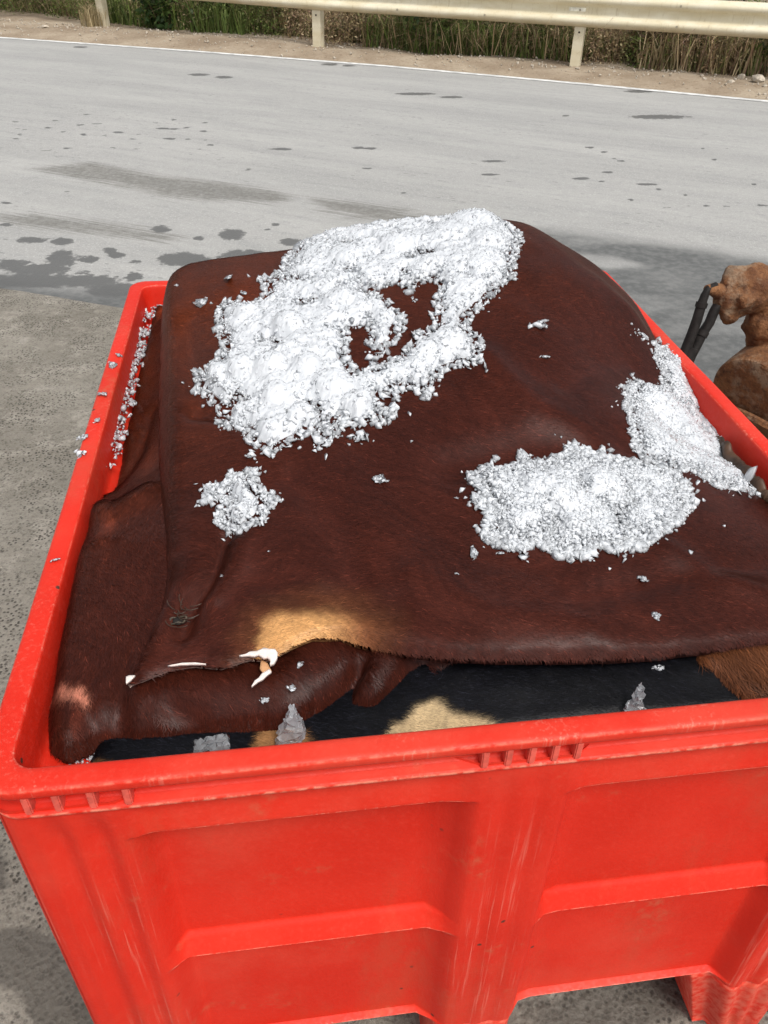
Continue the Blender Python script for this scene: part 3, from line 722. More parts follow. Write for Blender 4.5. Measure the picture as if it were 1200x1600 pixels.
def M(x, y):
    x = np.asarray(x, float); y = np.asarray(y, float)
    z = M_base(x, y)+.012*fbm(x*4.5, y*4.5, 3, 21)+.003*fbm(x*16+y*5, y*9, 2, 23)
    for l_, a, w in CREASE:
        z = z+1.5*a*np.exp(-(seg_dist(np.c_[x.ravel(), y.ravel()], l_)/w)**2).reshape(x.shape)
    return z
_cr = []
for px, a, w in [([(352, 838), (338, 880), (318, 925), (296, 955), (283, 985)], -.008, .012), ([(365, 850), (352, 900), (330, 940)], .006, .012),
                 ([(1000, 700), (900, 690), (800, 700), (700, 720)], -.010, .035), ([(560, 690), (640, 790), (720, 850), (850, 880)], -.005, .03),
                 ([(262, 440), (268, 640), (262, 850)], .004, .012), ([(300, 640), (345, 650), (380, 660)], -.005, .015),
                 ([(400, 900), (480, 930), (600, 940)], -.004, .02), ([(900, 930), (1050, 900), (1200, 880)], -.004, .02), ([(760, 560), (830, 640), (940, 690)], .006, .03), ([(450, 740), (520, 820), (540, 900)], -.005, .02), ([(880, 600), (930, 560), (980, 560)], -.005, .02), ([(640, 900), (760, 960), (900, 980)], .005, .025),
                 ([(290, 500), (300, 580), (310, 640)], -.004, .018), ([(1040, 860), (1110, 900), (1200, 930)], .006, .022)]:
    _cr.append((march(px, M)[:, :2], a, w))
CREASE = _cr

def heightsheet(name, poly, par, zf, step, colf, parent, flesh_col=(.55, .42, .36)):
    """furry sheet over a plan outline; par rows: roll radius, roll drop, skirt length, flesh 0/1"""
    poly = np.asarray(poly, float); par = np.asarray(par, float)
    lo = poly.min(0)-step; hi = poly.max(0)+step
    xs = np.arange(lo[0], hi[0], step); ys = np.arange(lo[1], hi[1], step)
    X, Y = np.meshgrid(xs, ys); P = np.c_[X.ravel(), Y.ravel()]; d, near = sdf(P, poly)
    i = np.arange(len(P)).reshape(X.shape); Q = np.stack([i[:-1, :-1], i[:-1, 1:], i[1:, 1:], i[1:, :-1]], -1).reshape(-1, 4)
    Q = Q[(d[Q] > -.25*step).all(1)]
    E = np.sort(np.concatenate([Q[:, [0, 1]], Q[:, [1, 2]], Q[:, [2, 3]], Q[:, [3, 0]]]), 1)
    key = E[:, 0].astype(np.int64)*len(P)+E[:, 1]; u, cnt = np.unique(key, return_counts=True); bk = u[cnt == 1]
    be = np.c_[bk//len(P), bk % len(P)]; bv = np.unique(be)
    P[bv] = near[bv]; d[bv] = 0
    used = np.unique(Q); rem = np.full(len(P), -1); rem[used] = np.arange(len(used))
    P = P[used]; d = np.maximum(d[used], 0); Q = rem[Q]; be = rem[be]
    # boundary parameters, blended along the outline
    K = len(poly); dens = []; dpar = []
    for k in range(K):
        for t in np.linspace(0, 1, 6)[:-1]:
            dens.append(poly[k]*(1-t)+poly[(k+1) % K]*t); dpar.append(par[k]*(1-t)+par[(k+1) % K]*t)
    dens = np.array(dens); dpar = np.array(dpar); Wp = np.zeros((len(P), par.shape[1])); 
    for c in np.array_split(np.arange(len(P)), max(1, len(P)//4000)):
        w = 1/(np.hypot(P[c][:, None, 0]-dens[None, :, 0], P[c][:, None, 1]-dens[None, :, 1])+.004)**4
        Wp[c] = (w@dpar)/w.sum(1)[:, None]
    R, T_, SK, FL = Wp[:, 0], Wp[:, 1], Wp[:, 2], Wp[:, 3]
    q = np.clip(1-d/np.maximum(R, 1e-4), 0, 1)
    Z = zf(P[:, 0], P[:, 1])-T_*(1-np.sqrt(np.maximum(1-q*q, 0)))
    V = np.c_[P, Z]; C_ = colf(V)
    # skirt under the outline
    bvn = np.unique(be); mp = np.full(len(V), -1); mp[bvn] = len(V)+np.arange(len(bvn))
    cen = V[:, :2].mean(0); inn = np.zeros((len(bvn), 2))
    _, nb = sdf(V[bvn, :2]*.98+cen*.02, poly); inn = (V[bvn, :2]*.98+cen*.02)-nb; inn /= np.linalg.norm(inn, axis=1)[:, None]+1e-9
    V2 = V[bvn].copy(); V2[:, :2] += inn*(.35*SK[bvn])[:, None]; V2[:, 2] -= SK[bvn]
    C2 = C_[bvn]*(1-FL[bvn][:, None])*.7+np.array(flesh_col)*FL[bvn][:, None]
    sk = np.c_[be[:, 0], be[:, 1], mp[be[:, 1]], mp[be[:, 0]]]
    # the rim vertices of a fleshy cut edge are pale too
    me = mesh_np(name, np.vstack([V, V2]), quads=np.vstack([Q, sk]), smooth_=True, cols=np.vstack([C_, C2]))
    o = link(name, me, HIDE, parent)
    return o, V, Q, C_, d
def fur(parent, V, Q, Cv, n, flow, length=.013, width=.0007, lift=.35, skip=None, jit=.35, clen=None):
    tri = np.vstack([Q[:, [0, 1, 2]], Q[:, [0, 2, 3]]])
    a, b, c = V[tri[:, 0]], V[tri[:, 1]], V[tri[:, 2]]; nn = np.cross(b-a, c-a); ar = np.linalg.norm(nn, axis=1)
    VN = np.zeros_like(V)
    for k in range(3): np.add.at(VN, tri[:, k], nn)
    VN /= np.linalg.norm(VN, axis=1)[:, None]+1e-12
    # more strands where the surface is nearer to the lens
    cen = (a+b+c)/3; wgt = ar/(np.linalg.norm(cen-CAM, axis=1)**1.0)
    if skip is not None: wgt = wgt*(~skip(cen))
    f = rng.choice(len(tri), n, p=wgt/wgt.sum()); r1 = np.sqrt(rng.random(n)); r2 = rng.random(n); w = np.c_[1-r1, r1*(1-r2), r1*r2]
    P = (V[tri[f]]*w[..., None]).sum(1); N_ = (VN[tri[f]]*w[..., None]).sum(1); N_ /= np.linalg.norm(N_, axis=1)[:, None]
    C_ = (Cv[tri[f]]*w[..., None]).sum(1)
    ang = flow(P)+rng.normal(0, jit, n); g = np.c_[np.cos(ang), np.sin(ang), np.zeros(n)]
    # steep flanks: hair hangs down
    steep = smooth(.75, .35, N_[:, 2])[:, None]; g = g*(1-steep)+np.array([0, 0, -1.])*steep
    g = g+0; t = g-N_*(g*N_).sum(1)[:, None]; t /= np.linalg.norm(t, axis=1)[:, None]+1e-9
    s = np.cross(N_, t); Ln = (length*rng.uniform(.55, 1.35, n))[:, None]*(1-.5*steep)
    Ln = Ln*np.where(C_[:, :1] > .2, .55, 1)
    if clen is not None: Ln = Ln*clen(P)[:, None]
    lf = (lift*rng.uniform(.3, 1.5, n))[:, None]; bend = rng.normal(0, .25, (n, 1))
    W_ = s*(width*rng.uniform(.6, 1.3, n)/2)[:, None]
    mid = P+Ln*.5*(t+N_*lf); tip = P+Ln*(t+N_*lf*.65+s*bend)
    V5 = np.stack([P-W_, P+W_, mid+W_*.85, mid-W_*.85, tip], 1).reshape(-1, 3); bq = np.arange(n)*5
    br = rng.uniform(.75, 1.25, (n, 1)); pale = (rng.random((n, 1)) < .03)*smooth(.2, .1, C_[:, :1])
    fa = flow(P); u_ = P[:, 0]*np.cos(fa)+P[:, 1]*np.sin(fa); v_ = -P[:, 0]*np.sin(fa)+P[:, 1]*np.cos(fa)
    C_ = C_*br*(1+pale*1.2)*np.where((C_[:, :1] < .006) & (rng.random((n, 1)) < .15), 3, 1)*(1+.38*fbm(u_*30, v_*190, 2, 111))[:, None]
    me = mesh_np('fur', V5, np.c_[bq+3, bq+2, bq+4], np.c_[bq, bq+1, bq+2, bq+3], cols=np.repeat(C_, 5, 0))
    return tag(link('fur', me, FUR, parent), kind='stuff')

BROWN_A, BROWN_B, BROWN_C = np.array([.135, .027, .0080]), np.array([.058, .0110, .0050]), np.array([.047, .0120, .0080])
TAN, BLACK, CREAMF = np.array([.60, .315, .12]), np.array([.0035, .0036, .0050]), np.array([.52, .385, .215])
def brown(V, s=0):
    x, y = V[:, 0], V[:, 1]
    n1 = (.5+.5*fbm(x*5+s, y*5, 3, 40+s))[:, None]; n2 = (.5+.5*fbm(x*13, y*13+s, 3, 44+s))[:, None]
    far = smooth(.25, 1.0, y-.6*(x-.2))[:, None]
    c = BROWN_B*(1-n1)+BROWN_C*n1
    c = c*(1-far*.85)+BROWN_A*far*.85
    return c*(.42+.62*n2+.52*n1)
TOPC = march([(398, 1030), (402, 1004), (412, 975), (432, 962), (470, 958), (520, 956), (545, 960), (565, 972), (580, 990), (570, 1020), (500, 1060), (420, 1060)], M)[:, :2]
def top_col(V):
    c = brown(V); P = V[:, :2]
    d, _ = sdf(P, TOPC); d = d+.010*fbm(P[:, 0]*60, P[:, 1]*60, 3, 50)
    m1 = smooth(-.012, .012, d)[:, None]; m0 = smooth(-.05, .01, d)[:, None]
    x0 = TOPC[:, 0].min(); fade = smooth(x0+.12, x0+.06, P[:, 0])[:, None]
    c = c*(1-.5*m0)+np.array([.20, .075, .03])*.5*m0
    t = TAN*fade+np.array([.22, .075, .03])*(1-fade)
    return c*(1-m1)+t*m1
L_px = [(252, 424), (244, 470), (241, 560), (239, 660), (240, 760), (246, 830), (250, 880), (242, 935), (226, 990), (207, 1032)]
N_px = [(196, 1066), (226, 1056), (262, 1040), (300, 1035), (345, 1039), (388, 1024), (414, 1026), (434, 1020), (458, 1003), (488, 990), (528, 986), (560, 994), (620, 1004),
        (700, 1013), (790, 1016), (880, 1016), (960, 1015), (1040, 1010), (1110, 1002), (1200, 990)]
pl_, pn_ = march(L_px, M)[:, :2], march(N_px, M)[:, :2]
far_ = np.array([(.955, .10), (.966, .3), (.966, .5), (.962, .75), (.955, .95), (.935, 1.06), (.86, 1.10), (.72, 1.085), (.6, 1.08), (.4, 1.075), (.2, 1.075), (.12, 1.07)])
poly_top = np.vstack([pl_, pn_, far_])
par_top = [(.045, .055, .03, 0)]*6+[(.035, .04, .02, 0)]*2+[(.015, .015, .01, 0)]*2
par_top += [(.006, .004, .006, 1), (.006, .004, .006, .6), (.006, .004, .006, .9), (.006, .004, .006, .8), (.006, .004, .006, .3), (.006, .004, .007, 1), (.006, .004, .007, 1), (.006, .003, .006, .6), (.008, .006, .008, 0), (.008, .006, .008, 0),
            (.01, .01, .01, 0), (.02, .012, .01, 0)]+[(.024, .014, .012, 0)]*8
par_top += [(.03, .02, .03, 0), (.01, .01, .04, 0), (.01, .01, .04, 0), (.015, .01, .05, 0), (.03, .03, .06, 0)]+[(.05, .05, .08, 0)]*7
hide = empty('top_hide', (0, 0, 0)); tag(hide, 'big reddish brown cow hide draped over the heap under the ice', 'cow hide')
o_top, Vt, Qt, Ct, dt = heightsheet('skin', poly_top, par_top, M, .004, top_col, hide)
EYE = march([(279, 973)], M)[0]
def flow_top(P):
    x, y = P[:, 0], P[:, 1]
    a = -.35+1.1*fbm(x*2.2, y*2.2, 2, 60)+.5*fbm(x*7, y*7, 2, 61)-.9*smooth(.45, .1, y)*smooth(.3, .6, x)*.3
    e = np.hypot(x-EYE[0], y-EYE[1]); sw = np.exp(-(e/.05)**2); a2 = np.arctan2(y-EYE[1], x-EYE[0])+1.2
    return a*(1-sw)+a2*sw

# ---- lower hides
S_base = TPS([(.03, .12, .818), (.03, .25, .830), (.03, .42, .822), (.03, .6, .772), (.03, .8, .770), (.04, 1.05, .79),
              (.09, .1, .822), (.12, .2, .838), (.12, .4, .842), (.12, .6, .835), (.12, .8, .835), (.12, 1.05, .84),
              (.2, .09, .825), (.3, .085, .824), (.4, .08, .826), (.48, .10, .832), (.6, .15, .822), (.2, .3, .85), (.5, .4, .85), (.6, .8, .85), (.3, 1.0, .85), (.7, .3, .83), (.75, 1., .83)], 1e-5)
def Sz(x, y):
    x = np.asarray(x, float); y = np.asarray(y, float)
    z = S_base(x, y)+.007*fbm(x*9, y*9, 3, 71)+.006*fbm(x*22, y*10, 2, 72)*smooth(.25, .1, y)
    if SCR:
        for l_, a, w in SCR: z = z+a*np.exp(-(seg_dist(np.c_[x.ravel(), y.ravel()], l_)/w)**2).reshape(x.shape)
    return np.minimum(z, M_base(x, y)-.016)
SCR = []
_s = []
for px, a, w in [([(560, 1040), (535, 1070), (515, 1105)], -.024, .011), ([(605, 1015), (585, 1050), (555, 1095)], .016, .015), ([(660, 1020), (640, 1050), (610, 1085)], -.014, .010), ([(480, 1010), (470, 1060), (440, 1095)], .012, .016), ([(130, 800), (180, 800), (230, 770)], .012, .02),
                 ([(130, 1110), (140, 1060), (150, 1000)], -.006, .01), ([(100, 1080), (105, 1000), (130, 900)], .006, .012), ([(420, 1080), (470, 1050), (520, 1020)], .010, .02),
                 ([(180, 760), (220, 700), (235, 640)], -.008, .012), ([(84, 1000), (76, 1080), (92, 1150)], .012, .016), ([(205, 960), (192, 1060), (172, 1130)], -.010, .012), ([(160, 860), (150, 930), (165, 1000)], .008, .02),
                 ([(300, 1075), (380, 1095), (450, 1100)], .008, .016), ([(230, 1085), (300, 1100)], -.007, .010), ([(640, 1030), (620, 1060), (600, 1090)], -.008, .010)]:
    _s.append((march(px, Sz)[:, :2], a, w))
SCR = _s
S_px = [(243, 462), (226, 530), (206, 600), (190, 650), (183, 700), (178, 752), (164, 768), (132, 783), (116, 808), (108, 850), (96, 900), (84, 950), (68, 1010), (50, 1072), (50, 1104), (68, 1146), (96, 1160),
        (150, 1128), (250, 1122), (350, 1106), (440, 1096), (520, 1094), (590, 1084), (650, 1060), (705, 1030), (740, 1012)]
ps_ = march(S_px, Sz)[:, :2]; ps_[:, 0] = np.maximum(ps_[:, 0], .034)
poly_s = np.vstack([ps_, [(.62, .2), (.75, .3), (.75, 1.0), (.3, 1.06), (.1, 1.07)]])
par_s = [(.02, .02, .04, 0)]*9+[(.02, .018, .05, 0)]*4+[(.025, .03, .05, 0)]*4+[(.045, .045, .03, 0)]*9+[(.02, .02, .03, 0)]*5
SPATCH = march([(86, 1072), (92, 1062), (120, 1068), (142, 1074), (140, 1096), (112, 1090), (88, 1090)], Sz)[:, :2]
def s_col(V):
    c = brown(V, 3)*.95; P = V[:, :2]
    d, _ = sdf(P, SPATCH); m1 = smooth(-.003, .003, d+.006*fbm(P[:, 0]*120, P[:, 1]*120, 3, 77))[:, None]
    c = c*(1-m1)+np.array([.34, .125, .08])*m1
    st = smooth(.15, .5, fbm(P[:, 0]*30, P[:, 1]*11, 3, 78))*smooth(.14, .06, P[:, 0])
    return c*(1+st[:, None]*1.6)
hide2 = empty('folded_hide', (0, 0, 0)); tag(hide2, 'darker brown folded cow hide under the top one at the bin left side', 'cow hide')
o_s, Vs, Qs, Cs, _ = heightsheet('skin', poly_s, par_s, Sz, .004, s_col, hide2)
B_base = TPS([(.1, .04, .782), (.1, .15, .79), (.3, .04, .786), (.3, .12, .796), (.45, .04, .793), (.45, .13, .815), (.6, .035, .796), (.6, .13, .822), (.75, .035, .792), (.75, .13, .815), (.95, .035, .785), (.95, .13, .80), (.5, .4, .80), (.9, .4, .76), (.1, .4, .79)], 1e-5)
def Bz(x, y):
    x = np.asarray(x, float); y = np.asarray(y, float)
    return np.minimum(B_base(x, y)+.005*fbm(x*11, y*11, 3, 81), M_base(x, y)-.022)
poly_b = np.array([(.075, .06), (.10, .042), (.15, .038), (.3, .037), (.5, .037), (.75, .037), (.93, .042), (.955, .1), (.955, .3), (.6, .32), (.3, .3), (.12, .25), (.08, .15)])
par_b = [(.02, .02, .04, 0)]*13
BP = [march(p, Bz)[:, :2] for p in ([(584, 1190), (596, 1150), (612, 1130), (632, 1112), (655, 1102), (677, 1094), (702, 1106), (730, 1119), (755, 1122), (772, 1133), (786, 1155), (790, 1190)],
                                    [(386, 1200), (393, 1165), (404, 1142), (440, 1136), (478, 1142), (486, 1165), (480, 1200)], [(138, 1210), (145, 1188), (160, 1190), (165, 1208)])]
def b_col(V):
    P = V[:, :2]; c = np.tile(BLACK, (len(P), 1))*(1+.5*fbm(P[:, 0]*14, P[:, 1]*14, 3, 83))[:, None]
    for k, p in enumerate(BP):
        d, _ = sdf(P, p); m1 = smooth(-.004, .004, d+.008*fbm(P[:, 0]*70, P[:, 1]*70, 3, 85))[:, None]
        c = c*(1-m1)+(CREAMF if k == 0 else np.array([.30, .15, .06]))*m1
    return c
hide3 = empty('black_hide', (0, 0, 0)); tag(hide3, 'black cow hide with cream patches showing along the near rim', 'cow hide')
o_b, Vb, Qb, Cb, _ = heightsheet('skin', poly_b, par_b, Bz, .004, b_col, hide3)
def Gz(x, y): return np.minimum(.822+.008*fbm(x*12, y*12, 3, 88)+.15*(y-.09), M_base(x, y)-.010)
G_px = [(1082, 1026), (1110, 1040), (1135, 1062), (1165, 1080), (1200, 1090), (1245, 1090)]
pg_ = march(G_px, Gz)[:, :2]; poly_g = np.vstack([pg_, [(.93, .08), (.93, .2), (.75, .2)]])
hide4 = empty('ginger_hide', (0, 0, 0)); tag(hide4, 'ginger brown hide fold tucked under the top hide at right', 'cow hide')
o_g, Vg, Qg, Cg, _ = heightsheet('skin', poly_g, [(.03, .03, .03, 0)]*9, Gz, .004, lambda V: np.tile((.16, .055, .022), (len(V), 1))*(1+.5*fbm(V[:, 0]*20, V[:, 1]*20, 2, 5))[:, None], hide4)

# torn white edge of the top hide, curled outwards
def flap(name, px, zf, lift, th, mat, parent):
    P = march(px, zf); P[:, 2] += lift; bm = bmesh.new()
    vs = [bm.verts.new(p) for p in P]; f_ = bm.faces.new(vs); bmesh.ops.triangulate(bm, faces=[f_])
    bmesh.ops.subdivide_edges(bm, edges=bm.edges[:], cuts=2, use_grid_fill=True)
    r_ = bmesh.ops.extrude_face_region(bm, geom=bm.faces[:])
    for e in r_['geom']:
        if isinstance(e, bmesh.types.BMVert): e.co.z -= th
    bmesh.ops.recalc_face_normals(bm, faces=bm.faces[:])
    o = link(name, bm_mesh(name, bm, True), mat, parent)
    return o
# the flap is an S-shaped ribbon of bare white skin
t1 = flap('torn_edge', [(374, 1027), (384, 1025), (391, 1021), (402, 1020), (413, 1015), (422, 1017), (430, 1017), (434, 1023), (433, 1031), (428, 1039), (422, 1041), (423, 1034), (418, 1029), (412, 1030), (404, 1025), (397, 1027), (389, 1026)], M, .003, .004, FLESH, hide)
t2 = flap('torn_edge', [(421, 1045), (424, 1049), (417, 1054), (411, 1060), (403, 1064), (393, 1072), (398, 1063), (404, 1059), (409, 1052)], lambda x, y: Sz(x, y)+.016, .0, .003, FLESH, hide)
t3 = flap('torn_strip', [(408, 1030), (418, 1036), (424, 1048), (412, 1052), (406, 1044)], lambda x, y: Sz(x, y)+.014, .0, .003, mat_plain('tan_skin', (.60, .32, .15), .6), hide)
for o_, l_ in ((t1, 'curled bare white torn edge'), (t2, 'hanging white tip of the torn edge'), (t3, 'tan strip of torn hide')): o_['label'] = l_
# thin pale cut edge along the front of the head skin
for px_, w in (([(262, 1041), (285, 1036.5), (305, 1036), (322, 1038), (305, 1038), (285, 1038.5)], .0), ([(197, 1058), (203, 1056), (212, 1056), (203, 1064), (197, 1068)], .0)):
    flap('cut_edge', px_, M, .001, .003, FLESH, hide)
# eye hole: a raised ring round a near-black bead, the hollow's shade as colour
bm = bmesh.new(); n1, n2 = 22, 8; rings = []
for a in range(n1):
    t = a/n1*2*math.pi; q = []
    for b in range(n2):
        u = b/n2*2*math.pi; w_ = 1+.16*math.sin(2*t+.6)+.10*math.sin(5*t); r = .0062*w_+.0011*math.cos(u); q.append(bm.verts.new((r*math.cos(t)*1.2, r*math.sin(t)*.9, .0011*math.sin(u)+.0012*math.sin(3*t))))
    rings.append(q)
for a in range(n1):
    for b in range(n2): bm.faces.new((rings[a][b], rings[(a+1) % n1][b], rings[(a+1) % n1][(b+1) % n2], rings[a][(b+1) % n2]))
ey = link('eye_rim', bm_mesh('eye_rim', bm, True), HORN, hide); ey.location = EYE+np.array([0, 0, .004]); ey['label'] = 'grey rimmed eye hole in the hide'
bm = bmesh.new(); bmesh.ops.create_uvsphere(bm, u_segments=14, v_segments=8, radius=.0062)
for v in bm.verts: v.co.z = v.co.z*.4-.001
eh = link('eye_hollow_shade', bm_mesh('eye_hollow_shade', bm, True), DARK, ey)
# lashes: a few curled brown hair locks beside the eye
for k in range(16):
    a0 = EYE+np.array([rng.uniform(.002, .022), rng.uniform(-.002, .03), .003]); a = rng.uniform(2.2, 4.2); r = rng.uniform(.010, .020)
    pts = [a0+np.array([r*math.cos(a+j*.16), r*math.sin(a+j*.16), .0006*j+.002]) for j in range(7)]
    for p_ in pts: p_[2] = max(p_[2], float(M(p_[0], p_[1]))+.002)
    link('hair_curl', tube_mesh('hair_curl', pts, [.0005]*6+[.0002], 5), mat_plain('curl_hair', (.05, .028, .017), .5) if k == 0 else bpy.data.materials['curl_hair'], hide)
# wrinkled bare skin at the right wall
wp = march([(1120, 668), (1162, 668), (1196, 690), (1235, 730), (1240, 800), (1195, 775), (1160, 745), (1130, 705)], lambda x, y: .805+0*x)[:, :2]; wp[:, 0] = np.minimum(wp[:, 0], .962)
def Wz(x, y):
    wx = x+.012*fbm(x*30, y*30, 2, 91); wy = y+.018*fbm(x*26+5, y*26, 2, 92)
    u = wy*1.0+.35*wx; r = np.abs(np.sin(u*95)); r2 = np.abs(np.sin(u*158+4*fbm(x*40, y*40, 2, 94)))
    return .800+.007*r**.6*(.2+1.1*vnoise(x*22, y*55, 95))+.004*r2*vnoise(x*50, y*50, 96)+.008*smooth(.90, .95, x)-.02*smooth(.955, .966, x)
wk = empty('wrinkled_skin', (0, 0, 0)); tag(wk, 'wrinkled bare brown hide edge against the right bin wall beside ice', 'hide edge')
o_w, Vw, Qw, Cw, _ = heightsheet('skin_folds', wp, [(.012, .012, .04, 0)]*len(wp), Wz, .002, lambda V: np.tile((.06, .032, .018), (len(V), 1)), wk)
o_w.data.materials.clear(); o_w.data.materials.append(WRINK)

# ================================================================== ICE
def zoomed(p, x0, y0, k): return [(x0+a/k, y0+b/k) for a, b in p]
P1 = zoomed([(425, 175), (450, 150), (520, 118), (600, 105), (690, 100), (760, 78), (850, 60), (890, 50), (960, 72), (1030, 97), (1058, 130), (1042, 165), (1035, 235), (990, 265), (950, 310), (915, 338),
             (905, 362), (952, 392), (945, 460), (880, 470), (835, 490), (800, 560), (765, 530), (720, 540), (725, 600), (690, 632), (640, 620), (635, 668), (600, 672), (590, 628), (555, 660), (500, 702), (488, 650),
             (450, 665), (380, 710), (320, 680), (310, 640), (250, 640), (240, 590), (180, 540), (178, 480), (215, 465), (255, 430), (240, 380), (235, 325), (262, 290), (330, 302), (370, 270), (350, 238), (400, 215)], 200, 300, 1.7143)
H1 = [zoomed(p, 200, 300, 1.7143) for p in ([(650, 265), (735, 252), (752, 290), (770, 300), (762, 262), (815, 240), (822, 320), (800, 330), (815, 360), (770, 385), (718, 440), (690, 455), (668, 470), (690, 420), (735, 380), (740, 320), (700, 290)],
                                            [(600, 375), (632, 375), (650, 420), (640, 470), (612, 482), (594, 450)], [(560, 640), (600, 625), (610, 650), (580, 690)], [(680, 545), (715, 540), (720, 580), (690, 590)])]
P2 = zoomed([(715, 290), (770, 335), (840, 345), (880, 375), (900, 430), (955, 490), (985, 545), (1045, 580), (1050, 635), (1085, 650), (1075, 700), (1120, 760), (1110, 800), (1160, 815), (1200, 850), (1200, 905), (1100, 880), (1000, 865),
             (930, 820), (800, 795), (730, 765), (695, 720), (680, 650), (660, 570), (665, 500), (700, 460), (750, 490), (800, 500), (795, 430), (770, 390), (778, 345)], 700, 400, 2.4)
P3 = zoomed([(80, 830), (140, 795), (190, 810), (250, 790), (275, 750), (300, 755), (300, 785), (380, 775), (420, 750), (460, 715), (515, 730), (560, 760), (575, 738), (600, 770), (700, 780), (760, 800), (860, 815), (890, 860), (920, 930),
             (890, 980), (850, 1010), (800, 1040), (735, 1105), (690, 1085), (620, 1110), (560, 1100), (530, 1140), (480, 1125), (420, 1130), (330, 1090), (250, 1112), (190, 1080), (130, 1060), (125, 1010), (160, 960), (80, 920), (120, 890)], 700, 400, 2.4)
P4 = [(308, 792), (325, 758), (348, 762), (362, 744), (398, 738), (412, 765), (428, 778), (418, 815), (395, 826), (370, 835), (335, 822), (345, 800), (352, 786), (330, 782)]
def ice_pile(name, label, px, holes, zf, hmax, n, smin, smax, lumps=(), kind='stuff', clear=.30, fringe=True, ragged=.007, pack=.0, cat='ice'):
    poly = march(px, zf)[:, :2]; hp = [march(h, zf)[:, :2] for h in holes]
    def dist(P):
        d, _ = sdf(P, poly)
        for h in hp: d = np.minimum(d, -sdf(P, h)[0]+.014*fbm(P[:, 0]*55, P[:, 1]*55, 2, 115)-.002)
        return d
    lp = [(march([(a, b)], zf)[0, :2], r, hh) for a, b, r, hh in lumps]
    def hgt(P, d):
        n1 = fbm(P[:, 0]*16, P[:, 1]*16, 2, 101); n2 = np.abs(fbm(P[:, 0]*42, P[:, 1]*42, 2, 102)); n3 = np.abs(fbm(P[:, 0]*105, P[:, 1]*105, 2, 103))
        h = hmax*(1-np.exp(-np.maximum(d, 0)/.020))*np.maximum(.72+.45*n1+.42*(.3-n2)+.22*(.3-n3), .12)
        for c, r, hh in lp:
            q = np.clip(1-(np.hypot(*(P-c).T)/r)**2, 0, 1); h = np.maximum(h, h*.55+hh*.72*q**.5*(.85+.35*n2)*(1-np.exp(-np.maximum(d, 0)/.010)))
        return np.maximum(h, 0)
    def clump(P, d):       # 1 where wet snow has packed white, 0 where only loose crystals lie
        c = smooth(-.30, .10, fbm(P[:, 0]*22+7, P[:, 1]*22, 3, 117)+pack+.10)
        for q_, r, hh in lp: c = np.maximum(c, smooth(1.15, .75, np.hypot(*(P-q_).T)/r+.35*fbm(P[:, 0]*60, P[:, 1]*60, 2, 118)))
        return c*smooth(.004, .016, d)
    # core
    st = .0025; lo, hi = poly.min(0)-st, poly.max(0)+st; X, Y = np.meshgrid(np.arange(lo[0], hi[0], st), np.arange(lo[1], hi[1], st)); P = np.c_[X.ravel(), Y.ravel()]
    P = P+rng.uniform(-.0012, .0012, P.shape)
    d = dist(P)-.007+ragged*fbm(P[:, 0]*70, P[:, 1]*70, 3, 107); ck = clump(P, d); h = hgt(P, d)*(.62+.38*ck)-.0045*(1-ck)+rng.uniform(-.0010, .0010, len(P))
    i = np.arange(len(P)).reshape(X.shape); Q = np.stack([i[:-1, :-1], i[:-1, 1:], i[1:, 1:], i[1:, :-1]], -1).reshape(-1, 4); Q = Q[(d[Q] > 0).all(1) & (ck[Q].mean(1) > .10)]
    Vc = np.c_[P, zf(P[:, 0], P[:, 1])+h]; us = np.unique(Q); rm = np.full(len(P), -1); rm[us] = np.arange(len(us)); Vc = Vc[us]; Q = rm[Q]
    Tc = np.vstack([Q[:, [0, 1, 2]], Q[:, [0, 2, 3]]]); kc = np.full(len(Vc), .0)
    # chips
    C0 = rng.uniform(lo-.006, hi+.006, (n*6, 2)); dd = dist(C0)+ragged*fbm(C0[:, 0]*70, C0[:, 1]*70, 3, 107); C0 = C0[dd > -.001]; dd = dist(C0); kp = rng.random(len(C0)) < 1-.72*clump(C0, dd); C0 = C0[kp][:n]; dd = dd[kp][:n]
    # crumbs that have strayed off the edge
    C1 = rng.uniform(lo-.03, hi+.03, (n*3, 2)); d1 = dist(C1); pr = np.exp(np.minimum(d1, 0)/.006)*(d1 < 0)*(.08+.9*smooth(.05, .5, fbm(C1[:, 0]*40, C1[:, 1]*40, 2, 109)))
    C1 = C1[rng.random(len(C1)) < pr*.5][:int(n*.10)] if fringe else C1[:0]
    C0 = np.vstack([C0, C1]); dd = dist(C0)
    s = (smin+(smax-smin)*rng.random(len(C0))**2.2)*(.85+.45*smooth(.02, .0, dd)); ck = clump(C0, dd); hh = hgt(C0, np.maximum(dd, .002))*(.62+.38*ck)*rng.uniform(.45, 1.05, len(C0))**(1-ck)
    z = zf(C0[:, 0], C0[:, 1])+np.maximum(hh-s*.35*smooth(.004, .02, dd), s*.3)
    V, F, O = scatter(np.c_[C0, z], s, FLAKE)
    kk = np.clip((rng.random(len(C0)) < clear*.6+.45*(1-ck))*rng.uniform(.45, 1, len(C0)), 0, 1)
    org = np.array([*poly.mean(0), 0]); org[2] = float(zf(np.array([org[0]]), np.array([org[1]]))[0])
    me = mesh_np(name, np.vstack([Vc, V])-org, np.vstack([Tc, F+len(Vc)]), attrs={'clear': np.r_[kc, kk[O]]})
    o = link(name, me, ICE); o.location = org
    return tag(o, label, cat, kind=kind), poly, dist
